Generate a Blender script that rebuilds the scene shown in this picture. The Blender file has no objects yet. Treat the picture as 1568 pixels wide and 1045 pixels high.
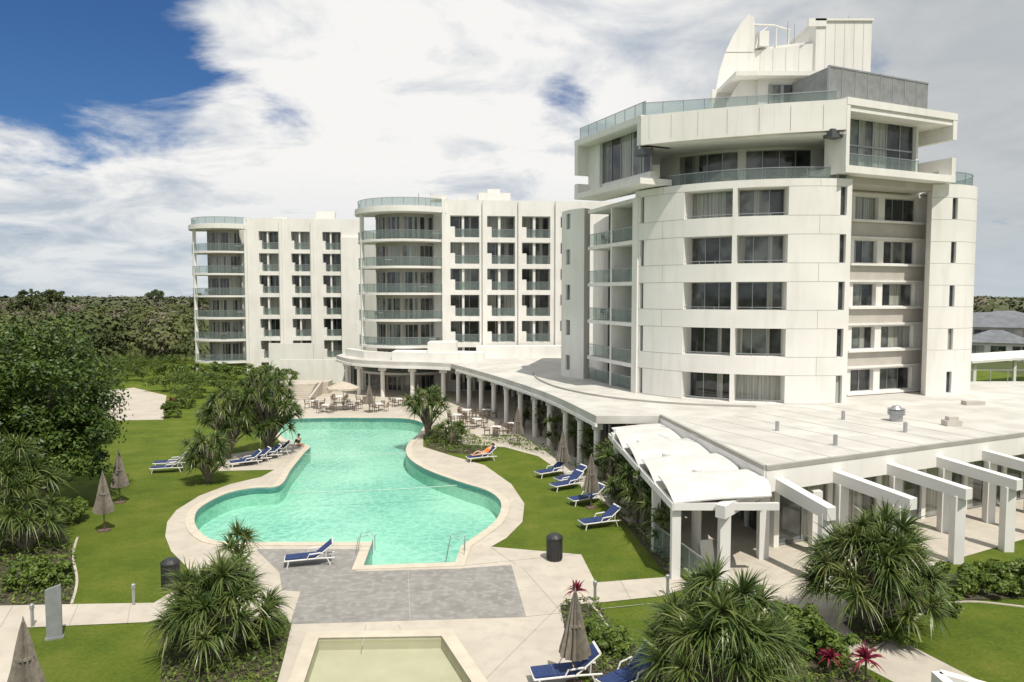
import bpy, math, random
import numpy as np
from mathutils import Vector
from mathutils.geometry import tessellate_polygon
random.seed(7); rng=np.random.default_rng(7)
F=1132.; CU,CV=784.,522.5; H=11.; PT=math.atan(70/F)
# site survey helper: sight line from the survey station (0,0,11) -> plan position at level h
def G(u,v,h=0.0):
    a=(u-CU)/F; b=-(v-CV)/F
    dy=math.cos(PT)+b*math.sin(PT); dz=-math.sin(PT)+b*math.cos(PT)
    t=(h-H)/dz
    return (a*t,dy*t)
# ---------------------------------------------------------------- materials
def newmat(name):
    m=bpy.data.materials.new(name); m.use_nodes=True
    nt=m.node_tree; b=nt.nodes['Principled BSDF']
    return m,nt,b
def mat(name,c1,c2=None,rough=0.6,scale=1.0,detail=3,bump=0.0,bscale=20,metal=0.0,spec=0.5,c3=None,scale3=30,f3=0.5,zs=1.0,lo=0.42,hi=0.62):
    m,nt,b=newmat(name); N=nt.nodes; L=nt.links
    b.inputs['Roughness'].default_value=rough; b.inputs['Metallic'].default_value=metal
    b.inputs['Specular IOR Level'].default_value=spec
    tc=N.new('ShaderNodeTexCoord')
    if c2 is None: c2=tuple(x*0.88 for x in c1)
    no=N.new('ShaderNodeTexNoise'); no.inputs['Scale'].default_value=scale; no.inputs['Detail'].default_value=detail
    L.new(tc.outputs['Object'],no.inputs['Vector'])
    r=N.new('ShaderNodeValToRGB'); r.color_ramp.elements[0].position=0.35; r.color_ramp.elements[1].position=0.65
    r.color_ramp.elements[0].color=(*c1,1); r.color_ramp.elements[1].color=(*c2,1)
    L.new(no.outputs['Fac'],r.inputs['Fac']); out=r.outputs['Color']
    if c3 is not None:
        n3=N.new('ShaderNodeTexNoise'); n3.inputs['Scale'].default_value=scale3; n3.inputs['Detail'].default_value=3
        mp=N.new('ShaderNodeMapping'); mp.inputs['Scale'].default_value=(1,1,zs); L.new(tc.outputs['Object'],mp.inputs[0])
        L.new(mp.outputs[0],n3.inputs['Vector'])
        mr=N.new('ShaderNodeMapRange'); mr.inputs['From Min'].default_value=lo; mr.inputs['From Max'].default_value=hi
        mr.inputs['To Max'].default_value=f3
        L.new(n3.outputs['Fac'],mr.inputs['Value'])
        mx=N.new('ShaderNodeMixRGB'); L.new(mr.outputs['Result'],mx.inputs['Fac']); L.new(out,mx.inputs[1]); mx.inputs[2].default_value=(*c3,1)
        out=mx.outputs['Color']
    L.new(out,b.inputs['Base Color'])
    if bump>0:
        nb=N.new('ShaderNodeTexNoise'); nb.inputs['Scale'].default_value=bscale; nb.inputs['Detail'].default_value=2
        L.new(tc.outputs['Object'],nb.inputs['Vector'])
        bp=N.new('ShaderNodeBump'); bp.inputs['Strength'].default_value=bump; bp.inputs['Distance'].default_value=0.05
        L.new(nb.outputs['Fac'],bp.inputs['Height']); L.new(bp.outputs['Normal'],b.inputs['Normal'])
    return m
def leafmat(name,cols,rough=0.5,transl=0.25,nscale=0.6,isl=0.55):
    m,nt,b=newmat(name); N=nt.nodes; L=nt.links
    g=N.new('ShaderNodeNewGeometry'); tc=N.new('ShaderNodeTexCoord')
    no=N.new('ShaderNodeTexNoise'); no.inputs['Scale'].default_value=nscale; no.inputs['Detail'].default_value=1
    L.new(tc.outputs['Object'],no.inputs['Vector'])
    ad=N.new('ShaderNodeMath'); ad.operation='MULTIPLY_ADD'; ad.inputs[1].default_value=isl
    L.new(g.outputs['Random Per Island'],ad.inputs[0])
    mr=N.new('ShaderNodeMapRange'); mr.inputs['From Min'].default_value=0.3; mr.inputs['From Max'].default_value=0.7; mr.inputs['To Max'].default_value=1-isl
    L.new(no.outputs['Fac'],mr.inputs['Value']); L.new(mr.outputs['Result'],ad.inputs[2])
    r=N.new('ShaderNodeValToRGB'); e=r.color_ramp.elements
    e[0].color=(*cols[0],1); e[1].color=(*cols[-1],1)
    for i,c in enumerate(cols[1:-1]):
        x=e.new((i+1)/(len(cols)-1)); x.color=(*c,1)
    L.new(ad.outputs[0],r.inputs['Fac']); L.new(r.outputs['Color'],b.inputs['Base Color'])
    b.inputs['Roughness'].default_value=rough; b.inputs['Specular IOR Level'].default_value=0.35
    if transl>0:
        tr=N.new('ShaderNodeBsdfTranslucent'); L.new(r.outputs['Color'],tr.inputs['Color'])
        mx=N.new('ShaderNodeMixShader'); mx.inputs[0].default_value=transl
        L.new(b.outputs[0],mx.inputs[1]); L.new(tr.outputs[0],mx.inputs[2]); L.new(mx.outputs[0],N['Material Output'].inputs['Surface'])
    return m
WHITE=mat('white_render',(0.77,0.755,0.72),(0.71,0.695,0.66),0.75,0.35,3,0.0,30,c3=(0.56,0.545,0.50),scale3=1.6,f3=0.40,zs=0.16,lo=0.5,hi=0.75)
WHITE2=mat('white_paint',(0.72,0.71,0.69),(0.67,0.66,0.64),0.6,0.8)
CANOPY=mat('canopy_fabric',(0.62,0.61,0.59),(0.55,0.54,0.52),0.7,0.8,c3=(0.45,0.44,0.41),scale3=1.2,f3=0.35)
ROOFM=mat('roof_membrane',(0.57,0.555,0.52),(0.49,0.475,0.44),0.8,0.25,4,0.0,10,c3=(0.38,0.37,0.34),scale3=0.7,f3=0.5)
SEAM=mat('seam',(0.44,0.43,0.40))
BEIGE=mat('beige_band',(0.50,0.47,0.42),(0.44,0.41,0.37),0.8,1.0)
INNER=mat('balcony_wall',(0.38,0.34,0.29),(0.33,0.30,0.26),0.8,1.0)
JOINT=mat('joint',(0.36,0.35,0.32),None,0.8)
METAL=mat('aluminium',(0.42,0.43,0.44),(0.36,0.37,0.38),0.4,3,metal=0.6)
DFRAME=mat('dark_frame',(0.09,0.095,0.10),None,0.4,3)
SCREEN=mat('screen_panel',(0.27,0.28,0.28),(0.21,0.22,0.22),0.6,2,metal=0.2)
CONC=mat('concrete_paving',(0.50,0.455,0.385),(0.435,0.395,0.335),0.85,0.6,4,0.1,25,c3=(0.33,0.30,0.255),scale3=2.0,f3=0.4,lo=0.48,hi=0.72)
COPING=mat('pool_coping',(0.56,0.505,0.41),(0.49,0.44,0.355),0.8,2,4,0.1,30)
DSLAB=mat('grey_slab',(0.26,0.25,0.235),(0.205,0.196,0.184),0.85,1.2,6,0.15,30,c3=(0.33,0.32,0.30),scale3=3.5,f3=0.6,lo=0.48,hi=0.62)
MULCH=mat('mulch',(0.09,0.07,0.045),(0.05,0.055,0.025),0.95,4,4,0.5,40)
NAVY=mat('navy_fabric',(0.02,0.045,0.15),(0.015,0.03,0.10),0.8,8)
CANVAS=mat('umbrella_canvas',(0.25,0.22,0.185),(0.17,0.15,0.125),0.9,6,bump=0.2)
CREAMC=mat('cream_canvas',(0.5,0.44,0.36),(0.42,0.37,0.3),0.9,3)
BLACK=mat('black_plastic',(0.025,0.025,0.027),None,0.45,4)
SIGNG=mat('sign_grey',(0.25,0.265,0.27),(0.20,0.215,0.22),0.5,3)
BARK=mat('bark',(0.20,0.17,0.13),(0.11,0.09,0.07),0.95,6,4,0.5,30)
SKIN=mat('skin',(0.55,0.33,0.23),None,0.6); ORANGE=mat('orange_cloth',(0.75,0.2,0.04),None,0.8); HAIR=mat('hair',(0.05,0.03,0.02),None,0.7)
WOODM=mat('cane_furniture',(0.16,0.11,0.08),(0.1,0.07,0.05),0.7,5)
DROOF=mat('dark_metal_roof',(0.17,0.18,0.20),(0.12,0.13,0.14),0.5,1)
def grassmat():
    m,nt,b=newmat('grass'); N=nt.nodes; L=nt.links; tc=N.new('ShaderNodeTexCoord')
    def nz(s,d,r=0.6):
        n=N.new('ShaderNodeTexNoise'); n.inputs['Scale'].default_value=s; n.inputs['Detail'].default_value=d; n.inputs['Roughness'].default_value=r; L.new(tc.outputs['Object'],n.inputs['Vector']); return n.outputs['Fac']
    r=N.new('ShaderNodeValToRGB'); e=r.color_ramp.elements; e[0].position=0.34; e[0].color=(0.055,0.095,0.012,1); e[1].position=0.66; e[1].color=(0.175,0.19,0.035,1)
    x=e.new(0.5); x.color=(0.105,0.15,0.017,1)
    ad=N.new('ShaderNodeMath'); ad.operation='MULTIPLY_ADD'; ad.inputs[1].default_value=0.5
    a2=N.new('ShaderNodeMath'); a2.operation='MULTIPLY'; a2.inputs[1].default_value=0.5
    f=nz(7,5,0.8); L.new(f,ad.inputs[0]); L.new(nz(0.45,4,0.65),a2.inputs[0]); L.new(a2.outputs[0],ad.inputs[2]); L.new(ad.outputs[0],r.inputs['Fac'])
    L.new(r.outputs[0],b.inputs['Base Color']); b.inputs['Roughness'].default_value=0.9; b.inputs['Specular IOR Level'].default_value=0.15
    bp=N.new('ShaderNodeBump'); bp.inputs['Strength'].default_value=1.0; bp.inputs['Distance'].default_value=0.10; L.new(f,bp.inputs['Height']); L.new(bp.outputs[0],b.inputs['Normal'])
    return m
GROUND=grassmat()
FARG=mat('bushland_ground',(0.10,0.11,0.05),(0.07,0.085,0.035),0.95,0.02,4,spec=0.1)
L_TREE=leafmat('leaf_broad',[(0.015,0.035,0.006),(0.04,0.075,0.010),(0.075,0.125,0.018),(0.13,0.185,0.035)],0.45,0.2)
L_PAND=leafmat('leaf_pandanus',[(0.035,0.065,0.018),(0.075,0.12,0.03),(0.13,0.175,0.045),(0.26,0.26,0.11)],0.35,0.2,1.2)
L_FOR=leafmat('leaf_forest',[(0.035,0.050,0.016),(0.060,0.080,0.024),(0.095,0.112,0.036),(0.14,0.14,0.06)],0.85,0.0,0.13,0.35)
L_FORB=leafmat('leaf_forest_dry',[(0.085,0.075,0.05),(0.12,0.105,0.072),(0.155,0.138,0.10),(0.19,0.17,0.13)],0.85,0.0,0.1,0.35)
L_DIS=leafmat('leaf_distant',[(0.055,0.070,0.035),(0.080,0.096,0.048),(0.11,0.12,0.062),(0.14,0.14,0.085)],0.9,0.0,0.05,0.3)  # forest greens lightened, with distance haze painted into the leaf colour
L_SHR=leafmat('leaf_shrub',[(0.035,0.065,0.01),(0.070,0.115,0.015),(0.125,0.185,0.028),(0.21,0.24,0.05)],0.5,0.2)
L_RED=leafmat('leaf_cordyline',[(0.08,0.01,0.02),(0.16,0.015,0.04),(0.25,0.03,0.06),(0.3,0.08,0.08)],0.4)
def glassmat(name,base,rough=0.04,stripe=None):
    m,nt,b=newmat(name); N=nt.nodes; L=nt.links
    tc=N.new('ShaderNodeTexCoord')
    no=N.new('ShaderNodeTexNoise'); no.inputs['Scale'].default_value=0.9 if stripe is None else 9; no.inputs['Detail'].default_value=2
    mp=N.new('ShaderNodeMapping'); mp.inputs['Scale'].default_value=(1,1,1) if stripe is None else (1,1,0.02)
    L.new(tc.outputs['Object'],mp.inputs['Vector']); L.new(mp.outputs[0],no.inputs['Vector'])
    r=N.new('ShaderNodeValToRGB'); r.color_ramp.elements[0].position=0.40; r.color_ramp.elements[1].position=0.60
    r.color_ramp.elements[0].color=(*base,1); c2=stripe or tuple(x*3.0 for x in base); r.color_ramp.elements[1].color=(*c2,1)
    L.new(no.outputs['Fac'],r.inputs['Fac']); L.new(r.outputs['Color'],b.inputs['Base Color'])
    b.inputs['Roughness'].default_value=rough; b.inputs['IOR'].default_value=1.6
    return m
GL1=glassmat('glass_dark',(0.018,0.02,0.021)); GL2=glassmat('glass_curtained',(0.22,0.225,0.20),0.06,(0.38,0.39,0.345)); GL3=glassmat('glass_mid',(0.055,0.06,0.058))
def railglass():
    m,nt,b=newmat('rail_glass'); N=nt.nodes; L=nt.links
    b.inputs['Base Color'].default_value=(0.30,0.35,0.34,1); b.inputs['Roughness'].default_value=0.05
    t=N.new('ShaderNodeBsdfTransparent'); t.inputs['Color'].default_value=(0.84,0.89,0.88,1)
    mx=N.new('ShaderNodeMixShader'); mx.inputs[0].default_value=0.2
    L.new(t.outputs[0],mx.inputs[1]); L.new(b.outputs[0],mx.inputs[2]); L.new(mx.outputs[0],N['Material Output'].inputs['Surface'])
    return m
RGL=railglass()
def water(name,tint,bump):
    m,nt,b=newmat(name); N=nt.nodes; L=nt.links
    tc=N.new('ShaderNodeTexCoord'); no=N.new('ShaderNodeTexNoise'); no.inputs['Scale'].default_value=2.6; no.inputs['Detail'].default_value=3
    mp=N.new('ShaderNodeMapping'); mp.inputs['Scale'].default_value=(1,0.6,1)
    L.new(tc.outputs['Object'],mp.inputs[0]); L.new(mp.outputs[0],no.inputs['Vector'])
    bp=N.new('ShaderNodeBump'); bp.inputs['Strength'].default_value=bump; bp.inputs['Distance'].default_value=0.10
    L.new(no.outputs['Fac'],bp.inputs['Height'])
    gl=N.new('ShaderNodeBsdfGlossy'); gl.inputs['Roughness'].default_value=0.04; L.new(bp.outputs[0],gl.inputs['Normal'])
    fr=N.new('ShaderNodeFresnel'); fr.inputs['IOR'].default_value=1.33; L.new(bp.outputs[0],fr.inputs['Normal'])
    t=N.new('ShaderNodeBsdfTransparent'); t.inputs['Color'].default_value=(*tint,1)
    mx=N.new('ShaderNodeMixShader'); L.new(fr.outputs[0],mx.inputs[0]); L.new(t.outputs[0],mx.inputs[1]); L.new(gl.outputs[0],mx.inputs[2])
    L.new(mx.outputs[0],N['Material Output'].inputs['Surface'])
    return m
WATER=water('pool_water',(0.82,0.97,0.94),0.6)
WATER2=water('small_pool_water',(0.97,0.98,0.94),0.3)
def poolfloor():
    m,nt,b=newmat('pool_floor'); N=nt.nodes; L=nt.links
    tc=N.new('ShaderNodeTexCoord')
    n1=N.new('ShaderNodeTexNoise'); n1.inputs['Scale'].default_value=0.16; n1.inputs['Detail'].default_value=4; L.new(tc.outputs['Object'],n1.inputs['Vector'])
    r=N.new('ShaderNodeValToRGB'); r.color_ramp.elements[0].position=0.36; r.color_ramp.elements[1].position=0.62
    r.color_ramp.elements[0].color=(0.23,0.49,0.41,1); r.color_ramp.elements[1].color=(0.40,0.64,0.53,1)
    L.new(n1.outputs['Fac'],r.inputs['Fac'])
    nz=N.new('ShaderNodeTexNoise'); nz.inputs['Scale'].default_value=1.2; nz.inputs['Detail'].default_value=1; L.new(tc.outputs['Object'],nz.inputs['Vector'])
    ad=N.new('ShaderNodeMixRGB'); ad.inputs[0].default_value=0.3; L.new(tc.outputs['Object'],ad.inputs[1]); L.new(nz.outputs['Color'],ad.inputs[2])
    vo=N.new('ShaderNodeTexVoronoi'); vo.feature='DISTANCE_TO_EDGE'; vo.inputs['Scale'].default_value=2.6; L.new(ad.outputs[0],vo.inputs['Vector'])  # pale cell edges: caustic light ripples painted into the floor colour
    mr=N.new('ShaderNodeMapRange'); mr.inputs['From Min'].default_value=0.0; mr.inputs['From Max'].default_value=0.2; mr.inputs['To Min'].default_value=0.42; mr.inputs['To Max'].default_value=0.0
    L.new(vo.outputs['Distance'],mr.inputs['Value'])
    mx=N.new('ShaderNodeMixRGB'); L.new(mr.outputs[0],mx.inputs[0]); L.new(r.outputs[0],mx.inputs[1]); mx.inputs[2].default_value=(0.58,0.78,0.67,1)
    L.new(mx.outputs[0],b.inputs['Base Color']); b.inputs['Roughness'].default_value=0.7
    return m
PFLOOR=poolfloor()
SFLOOR=mat('small_pool_floor',(0.46,0.455,0.34),(0.41,0.405,0.30),0.8,1)
# ---------------------------------------------------------------- mesh tools
class MB:
    def __init__(s): s.v=[]; s.f=[]; s.mi=[]; s.m=0
    def add(s,vs,fs):
        o=len(s.v); s.v+=[tuple(p) for p in vs]
        for f in fs: s.f.append(tuple(i+o for i in f)); s.mi.append(s.m)
    def hexa(s,p): s.add(p,[(0,3,2,1),(4,5,6,7),(0,1,5,4),(1,2,6,5),(2,3,7,6),(3,0,4,7)])
    def box(s,x0,x1,y0,y1,z0,z1): s.hexa([(x0,y0,z0),(x1,y0,z0),(x1,y1,z0),(x0,y1,z0),(x0,y0,z1),(x1,y0,z1),(x1,y1,z1),(x0,y1,z1)])
    def beam(s,a,b,w,z0a,z1a,z0b=None,z1b=None):
        if z0b is None: z0b,z1b=z0a,z1a
        dx,dy=b[0]-a[0],b[1]-a[1]; l=math.hypot(dx,dy); nx,ny=-dy/l*w/2,dx/l*w/2
        s.hexa([(a[0]-nx,a[1]-ny,z0a),(b[0]-nx,b[1]-ny,z0b),(b[0]+nx,b[1]+ny,z0b),(a[0]+nx,a[1]+ny,z0a),
                (a[0]-nx,a[1]-ny,z1a),(b[0]-nx,b[1]-ny,z1b),(b[0]+nx,b[1]+ny,z1b),(a[0]+nx,a[1]+ny,z1a)])
    def prism(s,poly,z0,z1):
        n=len(poly); A=sum(poly[i][0]*poly[(i+1)%n][1]-poly[(i+1)%n][0]*poly[i][1] for i in range(n))
        if A<0: poly=poly[::-1]
        vs=[(x,y,z0) for x,y in poly]+[(x,y,z1) for x,y in poly]
        fs=[(i,(i+1)%n,n+(i+1)%n,n+i) for i in range(n)]
        tri=tessellate_polygon([[Vector((x,y,0)) for x,y in poly]])
        for t in tri:
            a,b,c=t
            cr=(poly[b][0]-poly[a][0])*(poly[c][1]-poly[a][1])-(poly[b][1]-poly[a][1])*(poly[c][0]-poly[a][0])
            if cr<0: b,c=c,b
            fs.append((n+a,n+b,n+c)); fs.append((a,c,b))
        s.add(vs,fs)
    def tube(s,pts,rad,n=8,cap=True):
        pts=[Vector(p) for p in pts]
        if not hasattr(rad,'__len__'): rad=[rad]*len(pts)
        vs=[];fs=[]
        for i,p in enumerate(pts):
            d=(pts[min(i+1,len(pts)-1)]-pts[max(i-1,0)]).normalized()
            r=Vector((1,0,0)) if abs(d.x)<0.8 else Vector((0,1,0))
            a=d.cross(r).normalized(); b=d.cross(a)
            for k in range(n):
                t=2*math.pi*k/n; vs.append(p+(a*math.cos(t)+b*math.sin(t))*rad[i])
        for i in range(len(pts)-1):
            for k in range(n):
                k2=(k+1)%n; fs.append((i*n+k,(i+1)*n+k,(i+1)*n+k2,i*n+k2))
        if cap: fs.append(tuple(range(n))); fs.append(tuple((len(pts)-1)*n+k for k in range(n))[::-1])
        s.add(vs,fs)
    def mesh(s,name,mats,loc=(0,0,0)):
        me=bpy.data.meshes.new(name)
        me.from_pydata([(x-loc[0],y-loc[1],z-loc[2]) for x,y,z in s.v],[],s.f)
        for m in mats: me.materials.append(m)
        if len(mats)>1: me.polygons.foreach_set('material_index',s.mi)
        me.update(); return me
    def obj(s,name,mats,loc=(0,0,0),parent=None,rot=0,smooth=False):
        if not isinstance(mats,(list,tuple)): mats=[mats]
        me=s.mesh(name,mats,loc)
        if smooth: me.polygons.foreach_set('use_smooth',[True]*len(me.polygons))
        return place(name,me,loc,rot,parent)
def place(name,me,loc=(0,0,0),rot=0,parent=None,scale=1):
    o=bpy.data.objects.new(name,me); bpy.context.scene.collection.objects.link(o)
    if parent: o.parent=parent
    else: o.location=loc
    if rot: o.rotation_euler=(0,0,rot)
    if scale!=1: o.scale=(scale,)*3
    return o
def empty(name,loc):
    e=bpy.data.objects.new(name,None); bpy.context.scene.collection.objects.link(e); e.location=loc; return e
class Grp:
    def __init__(s,name,loc=(0,0,0)): s.name=name; s.loc=loc; s.p={}
    def __call__(s,part,m=None):
        if part not in s.p: s.p[part]=(MB(),m)
        return s.p[part][0]
    def finish(s):
        e=empty(s.name,s.loc)
        for k,(mb,m) in s.p.items():
            if mb.v: mb.obj(k,[m],s.loc,parent=e)
        return e
class Fac:
    def __init__(s,kind,*a):
        s.kind=kind
        if kind=='line':
            A,B=a; s.A=A; L=math.hypot(B[0]-A[0],B[1]-A[1]); s.L=L; s.d=((B[0]-A[0])/L,(B[1]-A[1])/L); s.k=1
        else: s.c,s.R=a; s.k=math.radians(s.R)
    def P(s,t,n,z):
        if s.kind=='line': return (s.A[0]+s.d[0]*t+s.d[1]*n, s.A[1]+s.d[1]*t-s.d[0]*n, z)
        a=math.radians(t); r=s.R+n
        return (s.c[0]+r*math.sin(a), s.c[1]-r*math.cos(a), z)
    def box(s,mb,s0,s1,n0,n1,z0,z1):
        st=1 if s.kind=='line' else max(1,int(math.ceil(abs(s1-s0)/1.6)))
        vs=[]; 
        for i in range(st+1):
            t=s0+(s1-s0)*i/st
            vs+=[s.P(t,n1,z0),s.P(t,n0,z0),s.P(t,n0,z1),s.P(t,n1,z1)]
        fs=[(0,1,2,3)[::-1]]
        for i in range(st):
            a=i*4;b=a+4
            for j in range(4):
                k=(j+1)%4; fs.append((a+j,b+j,b+k,a+k)[::-1])
        e=st*4; fs.append((e,e+1,e+2,e+3))
        mb.add(vs,fs)
def grid(mb,fac,S0,S1,ops,floors,n0,n1,z0,z1):
    prev=z0
    for a,b in sorted(floors):
        if a>prev: fac.box(mb,S0,S1,n0,n1,prev,a)
        sp=S0
        for o0,o1 in ops:
            if o0>sp: fac.box(mb,sp,o0,n0,n1,a,b)
            sp=o1
        if sp<S1: fac.box(mb,sp,S1,n0,n1,a,b)
        prev=b
    fac.box(mb,S0,S1,n0,n1,prev,z1)
def window(g,fac,s0,s1,z0,z1,n,panes,pc=0.3,fw=0.05,frame='window_frames',fm=None):
    fm=fm or METAL; k=fac.k; w=(s1-s0)/panes; f=fw/k
    cur=random.random()<pc
    fb=g(frame,fm)
    for i in range(panes):
        a=s0+w*i; b=a+w
        r=random.random()
        if cur: key=('curtained_glass',GL2) if r<0.75 else ('glass_mid',GL3)
        else: key=('glass_dark',GL1) if r<0.6 else (('glass_mid',GL3) if r<0.90 else ('curtained_glass',GL2))
        fac.box(g(*key),a,b,n-0.03,n,z0,z1)
        if key[1] is not GL2 and random.random()<0.35 and (z1-z0)>1.2:
            q=random.uniform(0.2,0.5)*w; fac.box(g('curtained_glass',GL2),a+f,a+q,n-0.02,n+0.004,z0+fw,z1-fw)
        if i>0: fac.box(fb,a-f/2,a+f/2,n+0.006,n+0.05,z0+fw,z1-fw)
    fac.box(fb,s0,s1,n+0.006,n+0.06,z0,z0+fw); fac.box(fb,s0,s1,n+0.006,n+0.06,z1-fw,z1)
    fac.box(fb,s0,s0+f,n+0.006,n+0.055,z0+fw,z1-fw); fac.box(fb,s1-f,s1,n+0.006,n+0.055,z0+fw,z1-fw)
def rail(g,fac,s0,s1,n,z,h=1.0,sp=1.3,glass=True):
    k=fac.k; t=0.04/k
    if glass: fac.box(g('railing_glass',RGL),s0,s1,n-0.01,n,z+0.06,z+h-0.05)
    m=g('railings',METAL); fac.box(m,s0,s1,n-0.03,n+0.02,z+h-0.045,z+h)
    N=max(1,int(round(abs(s1-s0)*k/sp)))
    for i in range(N+1):
        a=s0+(s1-s0)*i/N; a=min(max(a,s0+t/2),s1-t/2)
        fac.box(m,a-t/2,a+t/2,n-0.04,n-0.012,z,z+h-0.046)
# ---------------------------------------------------------------- foliage tools
def mesh_np(name,V,Q,mats,mi=None):
    me=bpy.data.meshes.new(name); V=np.asarray(V,dtype=np.float32); Q=np.asarray(Q,dtype=np.int32)
    me.vertices.add(len(V)); me.vertices.foreach_set('co',V.ravel())
    me.loops.add(Q.size); me.loops.foreach_set('vertex_index',Q.ravel())
    me.polygons.add(len(Q)); me.polygons.foreach_set('loop_start',np.arange(0,Q.size,4,dtype=np.int32))
    me.polygons.foreach_set('loop_total',np.full(len(Q),4,dtype=np.int32))
    for m in mats: me.materials.append(m)
    if mi is not None: me.polygons.foreach_set('material_index',np.asarray(mi,dtype=np.int32))
    me.update(calc_edges=True); return me
def nrm(a): return a/np.maximum(np.linalg.norm(a,axis=1,keepdims=True),1e-6)
def leaves(C,Nn,S,asp=0.45):
    n=len(C); r=rng.normal(size=(n,3)); a=nrm(np.cross(Nn,r)); b=np.cross(nrm(Nn),a)
    s=S[:,None] if hasattr(S,'__len__') else S
    V=np.stack([C-a*s,C+b*s*asp,C+a*s,C-b*s*asp],axis=1).reshape(-1,3)
    return V
def quads(V): return np.arange(len(V)).reshape(-1,4)
def crown(c,R,ncl,nl,size,zmin=-0.5,rc=0.3,asp=0.45):
    R=np.array(R); d=nrm(rng.normal(size=(ncl*3,3))); d=d[d[:,2]>zmin][:ncl]
    cc=np.array(c)+d*R*rng.uniform(0.5,0.92,(len(d),1))
    rr=R.min()*rc*rng.uniform(0.6,1.25,len(d))
    dd=nrm(rng.normal(size=(len(d)*nl,3))); dd[:,2]=np.where(dd[:,2]<-0.3,-dd[:,2],dd[:,2])
    ci=np.repeat(np.arange(len(d)),nl)
    P=cc[ci]+dd*(rr[ci]*rng.uniform(0.5,1.08,len(ci)))[:,None]
    Nn=dd+np.array([0,0,0.4])+rng.normal(size=dd.shape)*0.45
    return leaves(P,nrm(Nn),size*rng.uniform(0.6,1.3,len(P)),asp)
def strap(P,A,n,L,W,droop=0.6,spread=(0.2,1.5),seg=4):
    A=np.array(A,float); A/=np.linalg.norm(A)
    r=np.array([1,0,0.]) if abs(A[0])<0.8 else np.array([0,1,0.])
    u=np.cross(A,r); u/=np.linalg.norm(u); v=np.cross(A,u)
    ph=rng.uniform(0,2*np.pi,n); sp=rng.uniform(*spread,n); l=L*rng.uniform(0.7,1.15,n)
    d=A*np.cos(sp)[:,None]+(u*np.cos(ph)[:,None]+v*np.sin(ph)[:,None])*np.sin(sp)[:,None]
    side=nrm(np.cross(d,np.array([0,0,1.])+rng.normal(size=(n,3))*0.35))
    out=[]; kink=rng.uniform(0.5,1.3,n)
    for i in range(seg+1):
        t=i/seg; w=W*(0.75+0.5*t if t<0.4 else (1-t)*1.55)*0.5
        w=max(w,W*0.03)
        p=P+d*(l*t)[:,None]; p[:,2]-=droop*l*t**2.4*(0.25+0.75*np.sin(np.clip(sp,0,1.57)))*kink
        out.append(p-side*w); out.append(p+side*w)
    V=np.stack(out,axis=1)
    k=2*(seg+1); base=(np.arange(n)*k)[:,None,None]
    q=np.array([[2*i,2*i+1,2*i+3,2*i+2] for i in range(seg)])[None]
    return V.reshape(-1,3),(base+q).reshape(-1,4)
def pandanus(name,loc,ros,n=45,L=1.0,W=0.07,trunk=True,droop=0.6):
    e=empty(name,(loc[0],loc[1],0)); Vs=[];Qs=[];o=0; tb=MB()
    for (dx,dy,z,ax,ay,az) in ros:
        V,Q=strap(np.array([dx,dy,z]),(ax,ay,az),n,L*random.uniform(0.8,1.2),W,droop*random.uniform(0.7,1.2))
        Vs.append(V);Qs.append(Q+o);o+=len(V)
        if trunk:
            k=0.18
            tb.tube([(dx*0.03,dy*0.03,0),(dx*k,dy*k,z*0.45),(dx*0.6,dy*0.6,z*0.8),(dx,dy,z)],[0.10,0.08,0.05,0.035],6)
    me=mesh_np('fronds',np.concatenate(Vs),np.concatenate(Qs),[L_PAND]); place('fronds',me,parent=e)
    if trunk: tb.obj('trunk',BARK,parent=e)
    return e
def dome_ros(R,Hh,n,zmin=0.3):
    out=[]
    for i in range(n):
        a=i*2.39996+random.uniform(-.3,.3); t=(i+0.5)/n; r=math.sqrt(t)*R; z=zmin+(Hh-zmin)*math.sqrt(max(0,1-t*0.92))
        r*=random.uniform(0.75,1.12); z*=random.uniform(0.75,1.1)
        out.append((r*math.cos(a),r*math.sin(a),z,math.cos(a)*(r/R)*0.9,math.sin(a)*(r/R)*0.9,0.75))
    return out
def tree(name,loc,R,zc,ncl=70,nl=110,size=0.16,m=None,zmin=-0.6,lobes=None):
    e=empty(name,(loc[0],loc[1],0)); tb=MB(); r0=max(0.12,R[2]*0.06)
    tb.tube([(0,0,-0.1),(0.1,0,zc*0.4),(0,0.1,zc*0.9)],[r0*1.5,r0,r0*0.6],8)
    for i in range(7):
        a=i*0.9; tb.tube([(0.05,0,zc*0.45+i*0.1),(R[0]*0.35*math.cos(a),R[1]*0.35*math.sin(a),zc*0.85),(R[0]*0.7*math.cos(a),R[1]*0.7*math.sin(a),zc+R[2]*0.25)],[r0*0.6,r0*0.4,r0*0.15],6)
    tb.obj('trunk',BARK,parent=e)
    Vs=[crown((0,0,zc),R,ncl,nl,size,zmin)]
    for (x,y,z,s) in (lobes or []): Vs.append(crown((x,y,z),np.array(R)*s,int(ncl*s),nl,size,zmin))
    V=np.concatenate(Vs); place('crown',mesh_np('crown',V,quads(V),[m or L_TREE]),parent=e)
    return e
def inpoly(px,py,poly):
    ins=np.zeros(len(px),bool); n=len(poly); j=n-1
    for i in range(n):
        xi,yi=poly[i]; xj,yj=poly[j]
        c=((yi>py)!=(yj>py))&(px<(xj-xi)*(py-yi)/((yj-yi)+1e-12)+xi); ins^=c; j=i
    return ins
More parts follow.
